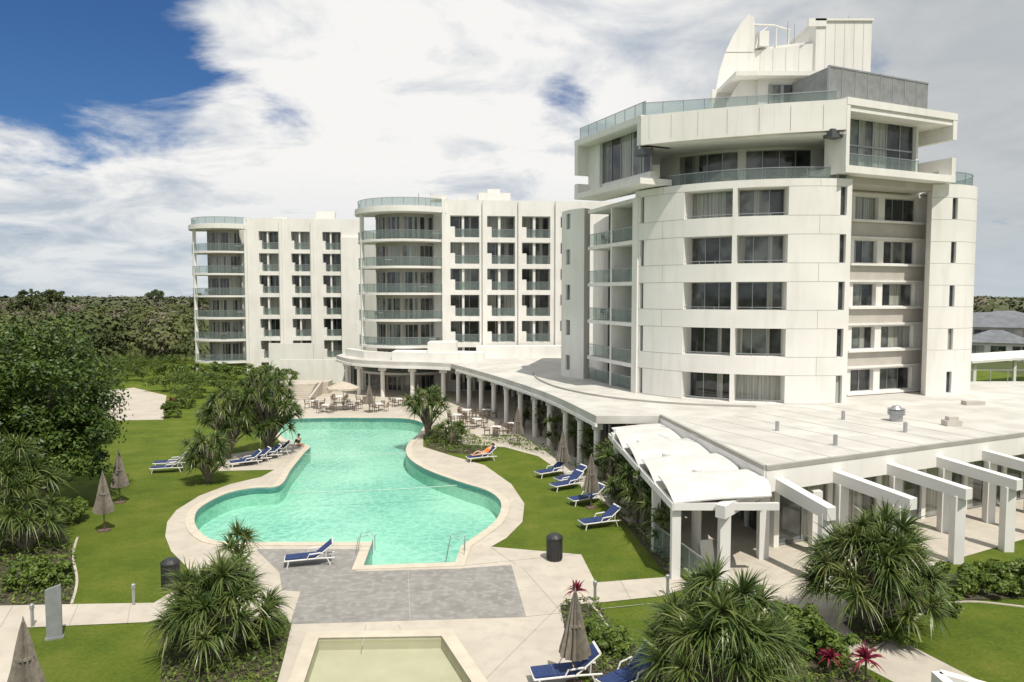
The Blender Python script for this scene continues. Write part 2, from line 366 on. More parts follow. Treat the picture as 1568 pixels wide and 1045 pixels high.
def cover(name,poly,dens,h,size,m,asp=0.4):
    xs=[p[0] for p in poly]; ys=[p[1] for p in poly]
    A=(max(xs)-min(xs))*(max(ys)-min(ys)); n=int(A*dens)
    x=rng.uniform(min(xs),max(xs),n); y=rng.uniform(min(ys),max(ys),n); k=inpoly(x,y,poly); x=x[k];y=y[k]
    hh=h*(0.55+0.45*np.sin(x*1.7+np.cos(y*1.3)*2)*np.cos(y*2.1+x*0.4))
    z=hh*rng.uniform(0.15,1,len(x))**0.5
    C=np.stack([x,y,z+0.03],1); Nn=nrm(rng.normal(size=C.shape)*0.6+np.array([0,0,1]))
    V=leaves(C,Nn,size*rng.uniform(0.6,1.3,len(C)),asp)
    return place(name,mesh_np(name,V,quads(V),[m]))
def smooth(pts,sub=6,closed=True):
    out=[];n=len(pts)
    for i in range(n if closed else n-1):
        p0,p1,p2,p3=[pts[(i+k)%n] if closed else pts[min(max(i+k,0),n-1)] for k in (-1,0,1,2)]
        for s in range(sub):
            t=s/sub; out.append(tuple(0.5*((2*p1[j])+(-p0[j]+p2[j])*t+(2*p0[j]-5*p1[j]+4*p2[j]-p3[j])*t*t+(-p0[j]+3*p1[j]-3*p2[j]+p3[j])*t**3) for j in (0,1)))
    return out
def area(p): return sum(p[i][0]*p[(i+1)%len(p)][1]-p[(i+1)%len(p)][0]*p[i][1] for i in range(len(p)))/2
def sheet(name,loops,z,m):
    pts=[p for l in loops for p in l]
    tri=tessellate_polygon([[Vector((x,y,0)) for x,y in l] for l in loops])
    fs=[]
    for a,b,c in tri:
        cr=(pts[b][0]-pts[a][0])*(pts[c][1]-pts[a][1])-(pts[b][1]-pts[a][1])*(pts[c][0]-pts[a][0])
        fs.append((a,b,c) if cr>0 else (a,c,b))
    mb=MB(); mb.add([(x,y,z) for x,y in pts],fs)
    return mb.obj(name,m)
def offset(poly,d):
    if area(poly)<0: poly=poly[::-1]
    n=len(poly); out=[]
    for i in range(n):
        a=Vector(poly[i-1]);b=Vector(poly[i]);c=Vector(poly[(i+1)%n])
        e1=(b-a).normalized(); e2=(c-b).normalized(); n1=Vector((e1.y,-e1.x)); n2=Vector((e2.y,-e2.x))
        m=(n1+n2); L=m.length
        m=m/L if L>1e-3 else n1
        k=min(1.6,1/max(0.4,m.dot(n1)))
        out.append(tuple(b+m*d*k))
    return out
# ---------------------------------------------------------------- pool + ground
seg1=[G(*p) for p in [(424,660),(420,648),(440,643),(500,641),(560,641),(620,642),(648,650),(642,664),(624,682),(624,700),(650,719),(700,738),(744,752),(764,766),(767,782),(756,802),(728,823),(706,838)]]
seg2=[G(*p) for p in [(402,832),(355,832),(322,827),(303,812),(298,795),(308,778),(345,758),(385,749),(428,745),(446,720),(466,695),(474,684),(440,680)]]
pool=smooth(seg1,5,False)+[seg1[-1]]+[G(697,863),G(557,868),G(570,832)]+smooth(seg2,5,False)+[seg2[-1]]
if area(pool)<0: pool=pool[::-1]
cop=offset(pool,0.42)
small_in=[G(488,980),G(676,977),G(740,1075),G(455,1080)]; 
if area(small_in)<0: small_in=small_in[::-1]
small_out=offset(small_in,0.45)
nearg=[(-70,2),(70,2),(70,130),(-70,130)]
sheet('ground',[nearg,pool,small_in],0.0,GROUND)
mb=MB(); B=4000
for q in ([(-B,-B),(B,-B),(B,2),(-B,2)],[(-B,130),(B,130),(B,B),(-B,B)],[(-B,2),(-70,2),(-70,130),(-B,130)],[(70,2),(B,2),(B,130),(70,130)]): mb.add([(x,y,0) for x,y in q],[(0,1,2,3)])
mb.obj('terrain',FARG)
def basin(name,inner,depth,wz,floor,wat):
    mb=MB(); n=len(inner); vs=[(x,y,0.06) for x,y in inner]+[(x,y,-depth) for x,y in inner]
    mb.add(vs,[(i,(i+1)%n,n+(i+1)%n,n+i)[::-1] for i in range(n)])
    e=empty(name,(0,0,0)); mb.obj('basin_walls',floor,parent=e)
    f=sheet('basin_floor',[inner],-depth,floor); f.parent=e
    w=sheet('water_surface',[inner],wz,wat); w.parent=e
    return e
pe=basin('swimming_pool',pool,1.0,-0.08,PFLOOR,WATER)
def ring(name,o,i,z0,z1,m,parent=None):
    mb=MB(); n=len(o)
    vs=[(x,y,z1) for x,y in o]+[(x,y,z1) for x,y in i]+[(x,y,z0) for x,y in o]+[(x,y,z0) for x,y in i]
    fs=[]
    for k in range(n):
        j=(k+1)%n; fs+=[(k,j,n+j,n+k),(2*n+k,2*n+j,j,k),(n+k,n+j,3*n+j,3*n+k)]
    mb.add(vs,fs); return mb.obj(name,m,parent=parent)
ring('coping',cop,pool,0.0,0.06,COPING,pe)
TILE=mat('waterline_tile',(0.08,0.24,0.22),(0.06,0.18,0.17),0.3,6)
ring('waterline_tiles',offset(pool,0.0),offset(pool,-0.012),-0.3,-0.0,TILE,pe)
se=basin('small_pool',small_in,0.35,-0.03,SFLOOR,WATER2); ring('coping',small_out,small_in,0.0,0.07,COPING,se)
mb=MB()
for a,b in (((440,752),(700,741)),((455,694),(632,692))):
    A=G(*a);Bq=G(*b); pts=[(A[0]+(Bq[0]-A[0])*t/20,A[1]+(Bq[1]-A[1])*t/20-0.35*math.sin(math.pi*t/20),-0.085) for t in range(21)]
    mb.tube(pts,0.022,6)
mb.obj('pool_rope',mat('rope_fibre',(0.45,0.55,0.48)))
for u,v in ((700,852),(560,850)):
    x,y=G(u,v); mb=MB(); 
    for dy in (0,0.5): mb.tube([(x+0.3,y+dy,0.02),(x+0.3,y+dy,0.7),(x+0.1,y+dy,0.85),(x-0.3,y+dy,0.75),(x-0.5,y+dy,-0.3)],0.018,6)
    mb.obj('pool_handrail',METAL)
pavA=[G(*p) for p in [(256,800),(270,782),(305,760),(352,742),(400,731),(420,720),(335,722),(330,700),(430,684),(452,676),(420,668),(405,640),(470,632),(640,632),(672,648),(648,668),(648,685),(690,698),(742,713),(783,742),(803,772),(800,800),(775,825),(752,838),(890,850),(912,893),(1040,883),(1060,900),(1010,914),(915,924),(858,928),(862,950),(872,1000),(905,1100)]]
pavA+=[G(*p) for p in [(400,1100),(425,1045),(437,1000),(446,958),(340,950),(240,953),(40,962),(15,1060),(-80,1060),(-80,930),(60,927),(236,924),(290,890),(285,868),(262,845),(253,822)]]
sheet('paving',[pavA,offset(pool,0.2),offset(small_in,0.2)],0.020,CONC)
pavB=[G(395,640),(-23,80),(-21,95),(8,92),(14,62),(13,34),(34,43.5),(34,38.2),(27,34.9),(17,29.4),(12.5,26.9),(11.6,25),(14.5,17.5),(12.5,17),(8.9,24.5),(7.3,27.2),(6.6,31),(4.6,40),(1.8,50),(-0.5,53),G(700,680),G(668,650),G(640,636)]
sheet('terrace_paving',[pavB],0.012,CONC)
sheet('path',[[G(130,645),G(250,643),G(255,606),G(205,594),G(100,606)]],0.010,CONC)
dk=[G(*p) for p in [(392,842),(552,842),(545,876),(700,872),(783,866),(806,946),(444,957),(460,907),(432,905),(428,878)]]
sheet('grey_slab',[dk],0.026,DSLAB)
mb=MB()
for a,b in (((625,874),(628,951)),((450,925),(800,905)),((800,870),(870,950)),((800,946),(1000,925)),((700,868),(880,850)),((560,958),(555,990)),((860,925),(745,1040)),((120,926),(105,960)),((750,838),(790,866)),((610,958),(618,975)),((440,957),(420,1040)),((200,925),(195,955)),((20,928),(0,962)),((950,890),(965,918))):
    mb.beam(G(*a),G(*b),0.025,0.024,0.0285)
mb.obj('paving_joint',JOINT)
def edging(pts):
    mb=MB(); P=smooth([G(*p) for p in pts],5,False)
    for i in range(len(P)-1): mb.beam(P[i],P[i+1],0.09,0.0,0.035)
    mb.obj('lawn_edging',CONC)
edging([(110,925),(118,890),(112,850),(120,820)]); edging([(905,925),(930,960),(935,1000)]); edging([(1568,930),(1480,922),(1420,935),(1385,965),(1330,1000)])
beds=[[(-60,830),(100,812),(116,850),(112,925),(-60,930)],[(250,958),(438,945),(446,960),(430,1020),(415,1080),(245,1080)],[(858,930),(915,924),(935,960),(990,1000),(1180,960),(1280,990),(1380,1080),(930,1080),(872,1000)],
      [(1290,955),(1440,880),(1568,880),(1640,915),(1480,920),(1420,935),(1385,965),(1340,1000)],[(735,672),(790,665),(1040,800),(1045,880),(1020,880),(930,770),(860,705)],[(655,655),(700,655),(760,690),(735,697),(680,694),(652,684)]]
BW=[[G(*p) for p in b] for b in beds]
for i,b in enumerate(BW): sheet('garden_bed',[b],0.008 if i>3 else 0.030,MULCH)
cover('groundcover',BW[0],90,0.45,0.09,L_SHR); cover('groundcover',BW[1],130,0.35,0.08,L_SHR); cover('groundcover',BW[2],120,0.5,0.08,L_SHR)
cover('groundcover',BW[3],100,0.5,0.08,L_SHR); cover('groundcover',BW[4],50,0.5,0.10,L_SHR); cover('groundcover',BW[5],60,0.5,0.1,L_SHR)
# ---------------------------------------------------------------- main tower
T=Grp('apartment_tower',(19,58,0)); W=T('walls',WHITE)
D=Fac('arc',(19,58.7),11.7)
floors=[(4.05+3*i,5.87+3*i) for i in range(5)]
big=[(-40,-24.2),(-22.8,-7.5)]; sm=[(-58.2,-56.4)]; sm2=[(8.6,10.8)]
grid(W,D,-61,12.5,sm+big+sm2,floors,-1.4,0,3.9,18.35)
for fi,(a,b) in enumerate(floors):
    for o in big:
        window(T,D,o[0],o[1],a,b,-1.3,3,0.25)
        D.box(T('railings',METAL),o[0],o[1],-0.2,-0.16,a+0.16,a+0.2)
        for q in (0.33,0.66): D.box(T('railings',METAL),o[0]+(o[1]-o[0])*q-0.1,o[0]+(o[1]-o[0])*q+0.1,-0.19,-0.17,a,a+0.16)
    for o in sm+sm2: window(T,D,o[0],o[1],a,b,-0.25,1,0.1,0.04)
    J=T('joints',JOINT)
    for s0,s1 in ((-61,-58.2),(-56.4,-40),(-7.5,8.6)):
        D.box(J,s0,s1,-0.01,0.004,a-0.014,a+0.014); D.box(J,s0,s1,-0.01,0.004,b-0.014,b+0.014)
    D.box(J,2.0,2.12,-0.01,0.004,b+0.02,a+3-0.02 if b<17 else 18.3)
    D.box(J,-48.1,-48,-0.01,0.004,b+0.02,a+3-0.02 if b<17 else 18.3)
W.prism([(11.4,54.4),(12.6,51.6),(15,49.9),(19,48.9),(21.3,49.4),(22.2,52),(29,56),(32,58),(33.3,56),(33,72),(8,73),(8.2,66),(8.8,62.8)],3.9,17.9)
W.prism([D.P(t,-1.3,0)[:2] for t in range(-61,13,3)]+[(22.5,52),(12,60)],17.95,18.0)
rail(T,D,-61,12,-0.5,18.35,0.8)
W.prism([D.P(12.5,0,0)[:2],D.P(12.5,-1.4,0)[:2],(21.6,52.4),(23.2,52.4)],3.9,18.3)
LF=Fac('line',(6.3,61.6),(9.0,53.2)); LL=LF.L
for k in range(6):
    z=3+3*k
    if k>0: LF.box(W,0,LL,-1.95,0.02,z-0.28,z)
    if k<5:
        zt=z+2.72; zb=max(z,3.9)
        window(T,LF,0,LL,zb,zt,-1.9,6,0.0)
        zr=z if k>0 else 4.0
        rail(T,LF,0.1,LL*0.5-0.15,-0.06,zr); rail(T,LF,LL*0.5+0.15,LL-0.3,-0.06,zr)
        LF.box(W,LL*0.5-0.12,LL*0.5+0.12,-1.84,0,zb,zt)
        LF.box(W,LL*0.5+1.8,LL*0.5+2.3,-1.84,-1.7,zb,zt)
LF.box(W,LL-0.28,LL+0.5,-1.9,0.3,3.9,17.9)
BL=Fac('arc',(8.6,65.0),4.25)
grid(W,BL,-112,-38,[(-70,-60)],[(4.6+3*i,5.9+3*i) for i in range(5)],-0.9,0,3.9,18.2)
for i in range(5): window(T,BL,-70,-60,4.6+3*i,5.9+3*i,-0.2,1,0.1)
RF=Fac('line',(22.0,50.6),(30.4,54.0)); ro=[(1.7,3.85),(4.45,7.6)]
rf=[(4.25+3*i,5.8+3*i) for i in range(5)]
grid(W,RF,-0.3,RF.L,ro,rf,-0.8,0,3.9,18.3)
for a,b in rf:
    window(T,RF,*ro[0],a,b,-0.35,2,0.35); window(T,RF,*ro[1],a,b,-0.35,3,0.35)
    RF.box(W,1.2,8.6,0.0,0.28,a-0.2,a-0.05)
    if b<17: RF.box(T('spandrel',BEIGE),1.2,8.4,0.0,0.03,b+0.25,a+3-0.2-0.02)
    RF.box(W,1.2,8.6,0.0,0.18,b+0.12,b+0.25)
RD=Fac('arc',(29.7,55.2),4.0)
grid(W,RD,-12,115,[(8,14)],[(4.2+3*i,5.7+3*i) for i in range(5)],-1.0,0,3.6,18.6)
for i in range(5): window(T,RD,8,14,4.2+3*i,5.7+3*i,-0.2,1,0.1)
for i in range(1,5):
    for q in (4.2,5.7): RD.box(T('joints',JOINT),-12,7.9,-0.01,0.004,q+3*i-0.012,q+3*i+0.012); RD.box(T('joints',JOINT),14.1,115,-0.01,0.004,q+3*i-0.012,q+3*i+0.012)
W.prism([RD.P(t,-0.5,0)[:2] for t in range(-12,116,8)]+[(29.7,56)],18.2,18.25)
rail(T,RD,-10,110,-0.3,18.6,0.9)
PW=Fac('arc',(19,60.5),9.8)
grid(W,PW,-56,25,[(-46,-21),(-18,8)],[(18.05,20.85)],-0.4,0,17.95,21.0)
window(T,PW,-46,-21,18.05,20.85,-0.2,4,0.0); window(T,PW,-18,8,18.05,20.85,-0.2,4,0.0)
FL=(8.6,49.9); FR=(20.7,46.6); BLp=(4.9,58.2); BRp=(30.1,50.9)
W.prism([FL,(12,48.7),(16.5,47.4),FR,(21,47.6),(21.2,55),(9.2,58)],21.0,21.15)
fa=smooth([FL,(12,48.65),(16.5,47.35),FR],5,False)+[FR]
nf=len(fa)-1
for i in range(nf): W.beam(fa[i],fa[i+1],0.3,20.95+0.3*i/nf,22.85+0.25*i/nf,20.95+0.3*(i+1)/nf,22.85+0.25*(i+1)/nf)
W.prism([FL,FR,BRp,(32,60),(30,72),(8,73),BLp],22.45,22.8)
for i in range(1,nf,2): 
    p=fa[i]; T('joints',JOINT).box(p[0]-0.012,p[0]+0.012,p[1]-0.165,p[1]-0.14,21.3,22.8)
LB=Fac('line',BLp,FL); l=LB.L
LB.box(W,0,l,-2.5,0.05,22.5,22.95); LB.box(W,0,l,-2.5,0.05,18.45,18.85)
LB.box(W,l-0.45,l-0.0,-2.5,0.04,21.0,22.5)
LB.box(W,0,0.5,-2.5,0.04,20.3,22.5); LB.box(W,0,0.5,-2.5,0.04,18.85,19.6)
LB.box(W,0.5,2.2,-2.4,-0.9,18.85,22.5)
window(T,LB,2.2,l-0.5,19.4,22.5,-1.2,5,0.0); LB.box(W,2.2,l-0.5,-1.5,-1.1,18.85,19.4)
LB.box(T('beam_accents',DFRAME),l-0.9,l+0.1,-0.9,-0.1,20.4,20.8)
rail(T,LB,0.2,l,-0.3,22.95,0.95)
RB=Fac('line',FR,BRp); r=RB.L
RB.box(W,0,r,-3.0,0.1,22.8,23.25); RB.box(W,0,r,-3.0,0.1,18.65,19.1)
RB.box(W,0,0.3,-1.6,0.08,19.1,22.8)
RB.box(W,r-0.4,r,-3.0,0.08,21.5,22.8); RB.box(W,r-0.4,r,-3.0,0.08,19.1,20.3)
RB.box(W,r-2.3,r-2.1,-3.0,-1.2,19.1,22.8)
RB.box(W,r-2.1,r-0.4,-2.9,-2.5,19.1,22.8)
window(T,RB,0.3,r-2.3,19.1,22.79,-1.5,6,0.0,0.07); RB.box(T('window_frames',METAL),0.3,r-2.3,-1.49,-1.42,20.7,20.8)
rail(T,RB,0.35,r-2.4,-0.9,19.1,1.0)
RB.box(T('beam_accents',DFRAME),-0.9,0.6,-0.9,-0.2,20.8,21.3)
RB.box(T('spandrel',BEIGE),0.4,r-0.6,-3.2,-0.9,18.2,18.65)
T1=Fac('line',(8.8,50.7),(20.5,47.6)); rail(T,T1,0,T1.L,0,22.8,1.15)
W.box(17.0,21.0,52.0,55.5,22.8,25.9); W.box(15.2,21.3,51.2,56,25.9,26.2)
W.hexa([(14.0,52.3,22.8),(17.0,52.3,22.8),(17.0,52.6,22.8),(14.0,52.6,22.8),(15.9,52.3,25.9),(17.0,52.3,25.9),(17.0,52.6,25.9),(15.9,52.6,25.9)])
SB=Fac('line',(17.0,51.98),(21.0,51.98)); window(T,SB,0.7,3.2,22.9,25.5,0.05,3,0.0)
SC=Fac('line',(20.3,48.3),(28.9,52.3)); S=T('screen',SCREEN)
for i in range(8):
    a=SC.L*i/8; SC.box(S,a+0.03,a+SC.L/8-0.03,-0.04,0,23.3,25.6); SC.box(T('railings',METAL),a-0.04,a+0.04,-0.1,0.03,23.1,25.7)
SC.box(T('railings',METAL),0,SC.L,-0.08,0.03,25.61,25.71)
S.beam((20.3,48.35),(19.2,52.5),0.06,23.3,25.6)
W.box(21.9,25.9,54.5,61,22.8,30.7); 
LTF=Fac('line',(17.6,56.5),(21.9,54.7)); LTF.box(W,0,LTF.L,-5,0,22.8,29.2); LTF.box(W,0.3,LTF.L,-4.6,-0.5,29.2,29.5)
for i in range(1,6): T('joints',JOINT).box(21.9+i*0.68,21.92+i*0.68,54.49,54.51,25,30.6)
for i in range(1,5): LTF.box(T('joints',JOINT),i*0.9,i*0.9+0.02,-0.01,0.006,25,29.1)
W.box(21.3,22.6,54.4,54.6,30.3,30.85); W.box(21.8,26.0,54.4,61.1,30.7,30.85)
fin=[(15.1,26.2),(15.35,27.6),(15.75,28.9),(16.3,30.1),(16.9,31.05),(17.45,31.65),(17.75,31.5),(17.85,30.6),(17.75,26.2)]
n=len(fin); vs=[(x,55.8,z) for x,z in fin]+[(x+0.25,56.3,z) for x,z in fin]
W.add(vs,[tuple(range(n)),tuple(range(n,2*n))[::-1]]+[(i,n+i,n+(i+1)%n,(i+1)%n) for i in range(n)])
T('joints',JOINT).box(15.75,17.8,55.78,55.795,28.9,28.93)
W.prism([(14.8,55.7),(17.7,55.7),(19,57),(15,57)],22.8,26.2)
W.tube([(17.9,56.1,31.0),(19.4,56.1,30.95),(20.6,56.1,30.6)],0.08,6); W.tube([(18.1,56.1,29.3),(18.3,56.1,30.3),(19.0,56.1,30.9)],0.06,6); W.tube([(19.6,56.1,29.3),(19.6,56.1,30.9)],0.05,6); W.tube([(20.5,56.1,29.4),(20.5,56.1,30.6)],0.05,6)
W.box(18.3,19.0,55.9,57.6,29.4,30.5)
for x,z in ((24.9,31.6),(25.2,31.4),(20.4,31.2),(20.9,31.0)): T('railings',METAL).tube([(x,56,29.5),(x,56,z)],0.025,5)
T.finish()
def table_mesh():
    mb=MB(); mb.m=0; mb.tube([(0,0,0.70),(0,0,0.74)],0.42,14); mb.m=1; mb.tube([(0,0,0.02),(0,0,0.70)],0.03,6); mb.tube([(0,0,0),(0,0,0.03)],0.22,10)
    return mb.mesh('dining_table',[WHITE2,METAL])
def chair_mesh():
    mb=MB(); mb.box(-0.22,0.22,-0.22,0.22,0.42,0.46); 
    for x in (-0.2,0.2):
        mb.tube([(x,-0.2,0),(x,-0.2,0.43)],0.018,5); mb.tube([(x,0.2,0),(x,0.2,0.43),(x,0.27,0.88)],0.018,5)
        mb.tube([(x,-0.2,0.43),(x,-0.2,0.63),(x,0.22,0.65)],0.016,5)
    for z in (0.55,0.67,0.79): mb.box(-0.2,0.2,0.225,0.25,z,z+0.08)
    return mb.mesh('dining_chair',[WOODM])
TM=table_mesh(); CM=chair_mesh()
def dine(x,y,z=0.012,n=4):
    place('dining_table',TM,(x,y,z)); a0=random.random()*3
    for i in range(n):
        a=a0+i*2*math.pi/n; place('dining_chair',CM,(x+0.72*math.cos(a),y+0.72*math.sin(a),z),a-math.pi/2)
dine(19.3,48.9,18.0,3); dine(14.6,50.2,18.0,2)
for k in (1,2,3,4):
    q=LF.P(LL*0.25+random.uniform(-.6,.6),-0.9,0); dine(q[0],q[1],3+3*k,1)
# ---------------------------------------------------------------- far apartment buildings
def apartment(name,arcc,R,a0,a1,A,Bp,ops,ztop,nfl,piers=()):
    g=Grp(name,(A[0],A[1],0)); W=g('walls',WHITE); AR=Fac('arc',arcc,R)
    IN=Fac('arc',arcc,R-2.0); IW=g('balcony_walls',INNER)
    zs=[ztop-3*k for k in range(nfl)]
    AR.box(W,a0,a1,-R*0.98,0.35,ztop,ztop+0.3); AR.box(W,a0,a1,-0.25,0.352,ztop+0.3,ztop+0.62)
    rail(g,AR,a0,a1,0.0,ztop+0.62,0.95)
    for z in zs[1:]:
        AR.box(W,a0,a1,-2.2,0.0,z-0.26,z); rail(g,AR,a0,a1,-0.03,z,1.0)
        t=random.uniform(a0+50,a1-5); q=AR.P(t,-0.95,0); dine(q[0],q[1],z,2)
    for i in range(nfl):
        zt=zs[i]-(0.0 if i==0 else 0.26); zb=zs[i+1] if i+1<nfl else 0
        n=5; w=(a1-a0)/n
        for j in range(n):
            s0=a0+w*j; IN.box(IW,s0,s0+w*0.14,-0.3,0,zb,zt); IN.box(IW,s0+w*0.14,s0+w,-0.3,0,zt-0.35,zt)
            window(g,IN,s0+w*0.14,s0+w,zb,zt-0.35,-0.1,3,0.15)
    for p in piers: AR.box(W,p-1.8,p+1.8,-0.35,0.05,0,ztop)
    FF=Fac('line',A,Bp)
    fl=[(z-2.7,z-0.25) for z in zs]
    fl=[(max(a,0.1),b) for a,b in fl if b>0.5]
    grid(W,FF,0,FF.L,ops,fl,-1.5,0,0,ztop+1.5)
    for a,b in fl:
        for o in ops:
            window(g,FF,o[0],o[1],a,b,-1.4,3,0.25)
            q=o[1]-o[0]
            FF.box(W,o[0]+q*0.40,o[0]+q*0.48,-1.35,-0.2,a,b)
            rail(g,FF,o[0]+q*0.163,o[1],-0.08,a,0.95)
            FF.box(W,o[0],o[0]+q*0.16,-1.3,-0.05,a,a+1.2)
            if random.random()<0.35:
                p=FF.P(o[1]-0.8,-0.7,0); place('dining_chair',CM,(p[0],p[1],a),random.uniform(0,6))
    bx=FF.P(FF.L,-1.45,0); ax=FF.P(0,-1.45,0)
    W.prism([ax[:2],bx[:2],(bx[0]+1,bx[1]+14),(ax[0]-6,ax[1]+14),(arcc[0]-R+2.4,arcc[1]+3),(arcc[0]-R+2.6,arcc[1])],0,ztop+0.28)
    return g,W,FF
g,W2,FF=apartment('apartment_building',(-12.2,88.6),6.0,-95,50,(-7.9,84.4),(12,86.6),[(0.9,4.2),(5.1,8.3),(9.1,12.4),(13.6,16.6)],20.3,7,piers=(-60,))
FF.box(W2,4.4,8.2,-8,-4,21.7,23.2); FF.box(W2,5.5,7,-7,-4.5,23.2,23.7); FF.box(W2,-1.4,0.6,-3,0.03,21.8,22.3); FF.box(W2,2.0,3.2,-6,-4,21.7,22.5)
for s in (0,4.6,8.7,13): FF.box(W2,s-0.05,s+0.35,0.0,0.35,0,21.79)
for x in (-11,-9.6): g('railings',METAL).tube([(x,88,20.5),(x,88,23)],0.04,5)
g.finish()
g,W3,FF3=apartment('apartment_building',(-39.8,105),5.0,-95,45,(-36.4,101.4),(-20.8,103.5),[(1.8,4.4),(6.1,8.6),(10.3,12.8)],20.0,7,piers=(-50,))
FF3.box(W3,9.0,11.6,-6,-4,21.4,23.0); FF3.box(W3,12.8,15.7,-1,0.35,0,19); FF3.box(W3,3.0,5.0,-6,-4,21.4,22.1)
for s in (0,4.6,8.8): FF3.box(W3,s-0.05,s+0.3,0.0,0.35,0,21.49)
g.finish()
# ---------------------------------------------------------------- podium building
Pd=Grp('podium_building',(10,50,0)); W=Pd('walls',WHITE)
eave=[(4.9,42.6),(3.0,51),(0.8,58),(-2.6,67),(-6.3,75.6)]
arcf=smooth([(-6.3,75.6),(-9,77.0),(-13,78.0),(-17.5,80.8),(-20.5,86)],4,False)+[(-20.5,86)]
roof=[(10.35,29.7),(26,37.1),(52,49.5),(52,60),(34,60),(34,82),(12,84),(-4,84),(-20.3,91)]+arcf[::-1]+smooth(eave,4,False)[::-1]+[(8.7,42.6)]
Pd('roof',ROOFM).prism(roof,3.55,4.0)
cl=[(8.65,42.6),(10.3,29.65),(26,37.05),(52,49.45)]
for i in range(3): Pd('gutter',JOINT).beam(cl[i],cl[i+1],0.16,3.9,4.09)
for i in range(3): W.beam(cl[i],cl[i+1],0.12,3.0,3.89)
FRo=Fac('line',(10.35,29.7),(26,37.1))
for i in range(1,9): a=FRo.P(i*2,-0.3,0); b=FRo.P(i*2,-9.5-i*0.3,0); Pd('roof_seams',SEAM).beam(a[:2],b[:2],0.05,3.99,4.012)
# low upstand kerb sweeping round the tower base
ks=smooth([(1.9,66),(2.2,61),(3.6,55.3),(6.4,50.4),(10.6,47.2),(16,45.7)],5,False)
for i in range(len(ks)-1): Pd('gutter',JOINT).beam(ks[i],ks[i+1],0.12,3.99,4.12)
ev=smooth(eave,4,False)
for i in range(len(ev)-1): W.beam(ev[i],ev[i+1],0.14,3.35,3.56)
def along(poly,step,start=0.3):
    d=start; out=[]; 
    for i in range(len(poly)-1):
        a,b=poly[i],poly[i+1]; L=math.hypot(b[0]-a[0],b[1]-a[1])
        while d<L: out.append((a[0]+(b[0]-a[0])*d/L,a[1]+(b[1]-a[1])*d/L)); d+=step
        d-=L
    return out
for x,y in along([(8.0,31.0),(6.6,38.0),(5.5,42.6),(3.6,51.2),(1.4,58.2),(-2.0,67.2),(-5.7,75.8)],3.3): W.tube([(x,y,0),(x,y,3.56)],0.21,12); W.box(x-0.3,x+0.3,y-0.3,y+0.3,2.95,3.3)
for x,y in along([(p[0]+0.4,p[1]+0.9) for p in arcf],3.6,1.5): W.tube([(x,y,0),(x,y,3.56)],0.24,12); W.box(x-0.4,x+0.4,y-0.4,y+0.4,2.9,3.2)
for i in range(len(arcf)-1): W.beam(arcf[i],arcf[i+1],0.2,3.3,3.56)
def glazed(A,B,step=2.4,zt=3.55,pc=0.05):
    f=Fac('line',A,B); n=max(1,int(f.L/step)); w=f.L/n
    for i in range(n):
        f.box(W,i*w,i*w+0.3,-0.35,0,0,zt); window(Pd,f,i*w+0.3,(i+1)*w,0.05,2.9,-0.15,2,pc); f.box(W,i*w+0.3,(i+1)*w,-0.3,-0.0,2.9,zt)
    return f
glazed((-20,90),(-2,84)); glazed((-2,84),(4.8,68)); glazed((4.8,68),(7.5,57)); glazed((7.5,57),(10.2,48)); glazed((10.2,48),(11.3,32.2)); FG=glazed((11.4,31.6),(52,50.8),3.0,pc=0.4)
W.prism([(-13,79.6),(-8.5,78.3),(-3,78.6),(-3,80.5),(-13,83)],4.0,4.9); W.box(-9.0,-6.0,78.6,81.5,4.0,6.0)
W.prism([(-4,82.3),(12,83.5),(12,85),(-4,84.3)],4.0,5.3)
W.prism([(-19.5,86.2),(-16.5,82),(-13,80),(-13,80.3),(-16.2,82.5),(-19,86.6)],4.0,4.8)
M=Pd('roof_vents',METAL)
for u,v in ((1190,660),(1291,643),(1386,662),(1279,682)):
    x,y=G(u,v,4.0); M.tube([(x,y,4.0),(x,y,4.5)],0.10,10)
x,y=G(1372,645,4.0); M.tube([(x,y,4.0),(x,y,4.35)],0.34,12); M.tube([(x,y,4.35),(x,y,4.6),(x,y,4.85)],[0.42,0.42,0.2],12)
for k in range(4): M.tube([(x,y,4.37+k*0.1),(x,y,4.40+k*0.1)],0.46,12)
x,y=G(1457,652,4.0); Pd('vent_box',BEIGE).box(x-0.4,x+0.4,y-0.3,y+0.3,4.0,4.3); Pd('vent_box',BEIGE).box(x-0.25,x+0.25,y-0.2,y+0.2,4.3,4.5)
x,y=G(1490,620,4.0); Pd('vent_box',BEIGE).box(x-0.6,x+0.6,y-0.3,y+0.3,4.0,4.25)
for i in range(12): 
    x=34.5+i*1.4; M.tube([(x,59.5,4),(x,59.5,5)],0.03,5)
M.beam((34.5,59.5),(50,59.5),0.05,4.95,5.0)
Pd.finish()
C=Grp('shade_canopy',(8,35,0)); ys=[27.9,31.0,34.2,37.9,42.4]
